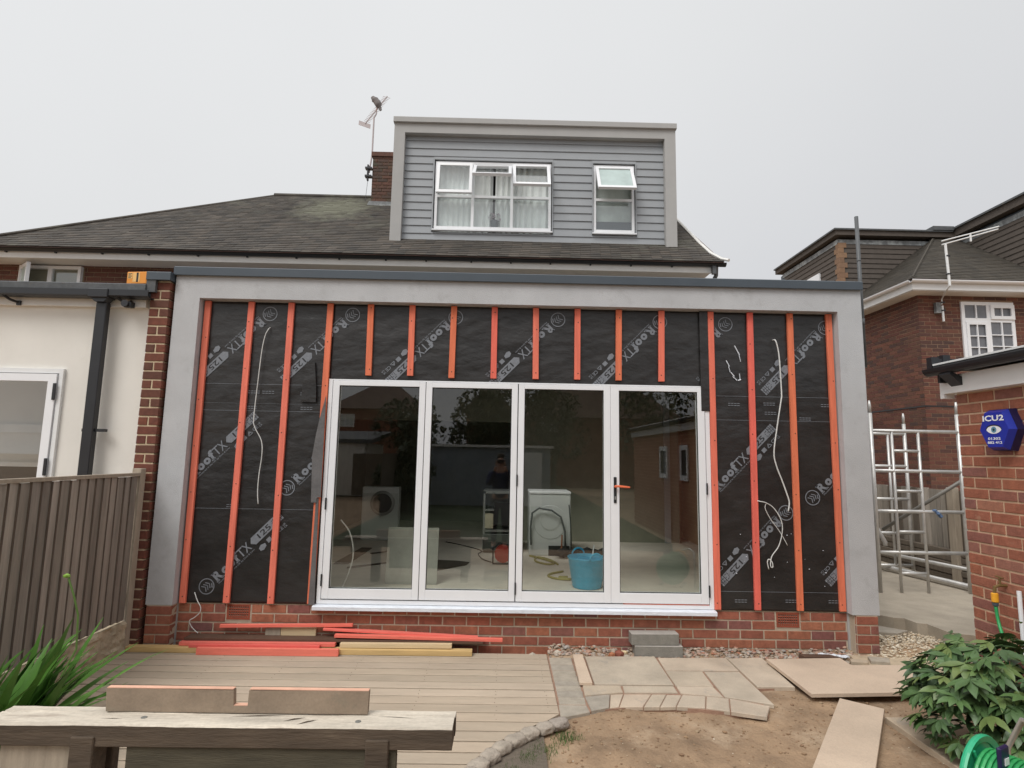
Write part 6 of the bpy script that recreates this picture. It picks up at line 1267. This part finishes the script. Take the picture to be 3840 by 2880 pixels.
skin('jacket', [(0,0,.93),(0,.01,1.15),(0,.02,1.35),(0,.01,1.49),(0,.015,1.545),(-.20,.0,1.48),(-.235,.10,1.25),(-.10,.265,1.57),(.20,.0,1.48),(.235,.10,1.25),(.10,.265,1.57)], [(0,1),(1,2),(2,3),(3,4),(3,5),(5,6),(6,7),(3,8),(8,9),(9,10)], [(.175,.13),(.165,.12),(.19,.13),(.14,.10),.07,.075,.062,.044,.075,.062,.044], M_jacket, PR, 2)
skin('trousers', [(0,0,.96),(-.10,0,.90),(-.11,.02,.50),(-.11,-.01,.12),(.10,0,.90),(.11,.02,.50),(.11,-.01,.12)], [(0,1),(1,2),(2,3),(0,4),(4,5),(5,6)], [(.165,.12),.105,.078,.062,.105,.078,.062], M_trousers, PR, 2)
skin('shoe', [(-.11,-.05,.04),(-.12,.16,.035)], [(0,1)], [.052,.045], M_black, PR, 1); skin('shoe', [(.11,-.05,.04),(.12,.16,.035)], [(0,1)], [.052,.045], M_black, PR, 1)
skin('hair', [(0,-.005,1.74),(0,.0,1.83),(0,.04,1.86)], [(0,1),(1,2)], [(.082,.07),(.078,.075),(.06,.05)], M_hair, PR, 2)
mb = MB(); mb.rock((0,.115,1.725), .016, sq=(.8,1,1.3)); mb.rock((-.085,.03,1.74), .018, sq=(.5,1,1.4)); mb.rock((.085,.03,1.74), .018, sq=(.5,1,1.4)); mb.build('nose_and_ears', M_skin, PR, smooth=True)
mb = MB(); mb.rock((-.03,.104,1.755), .010); mb.rock((.03,.104,1.755), .010); mb.build('eyes', M_printdark, PR); mb = MB(); mb.rock((0,.106,1.685), .018, sq=(1.2,.4,.3)); mb.build('mouth', M_terracotta, PR)
for sgn in (-1,1):
    hb = Vector((sgn*.08,.30,1.66)); vs = [hb+Vector((0,0,-.03)), hb+Vector((0,.01,.03))]; ed = [(0,1)]; rd = [.028,.034]
    skin('palm', [tuple(v) for v in vs], ed, rd, M_skin, PR, 1)
    for k in range(4):
        b0_ = hb+Vector((sgn*(.012-.002*k), .02, .055-.020*k)); L = (.030,.034,.032,.026)[k]
        skin('finger', [tuple(b0_), tuple(b0_+Vector((-sgn*.005,.030,.004))), tuple(b0_+Vector((-sgn*(.012+L*.6),.044,.003)))], [(0,1),(1,2)], [.0095,.009,.0075], M_skin, PR, 1)
    skin('thumb', [tuple(hb+Vector((0,-.005,.02))), tuple(hb+Vector((-sgn*.02,-.012,.055))), tuple(hb+Vector((-sgn*.04,.005,.075)))], [(0,1),(1,2)], [.012,.0105,.009], M_skin, PR, 1)
ph = bx('phone', (-.075,-.004,-.036), (.075,.004,.036), M_black, None, ch=.003, label='black phone held level in front of the face of the person taking the picture', cat='phone'); ph.location = (-.05,-5.535,1.66)
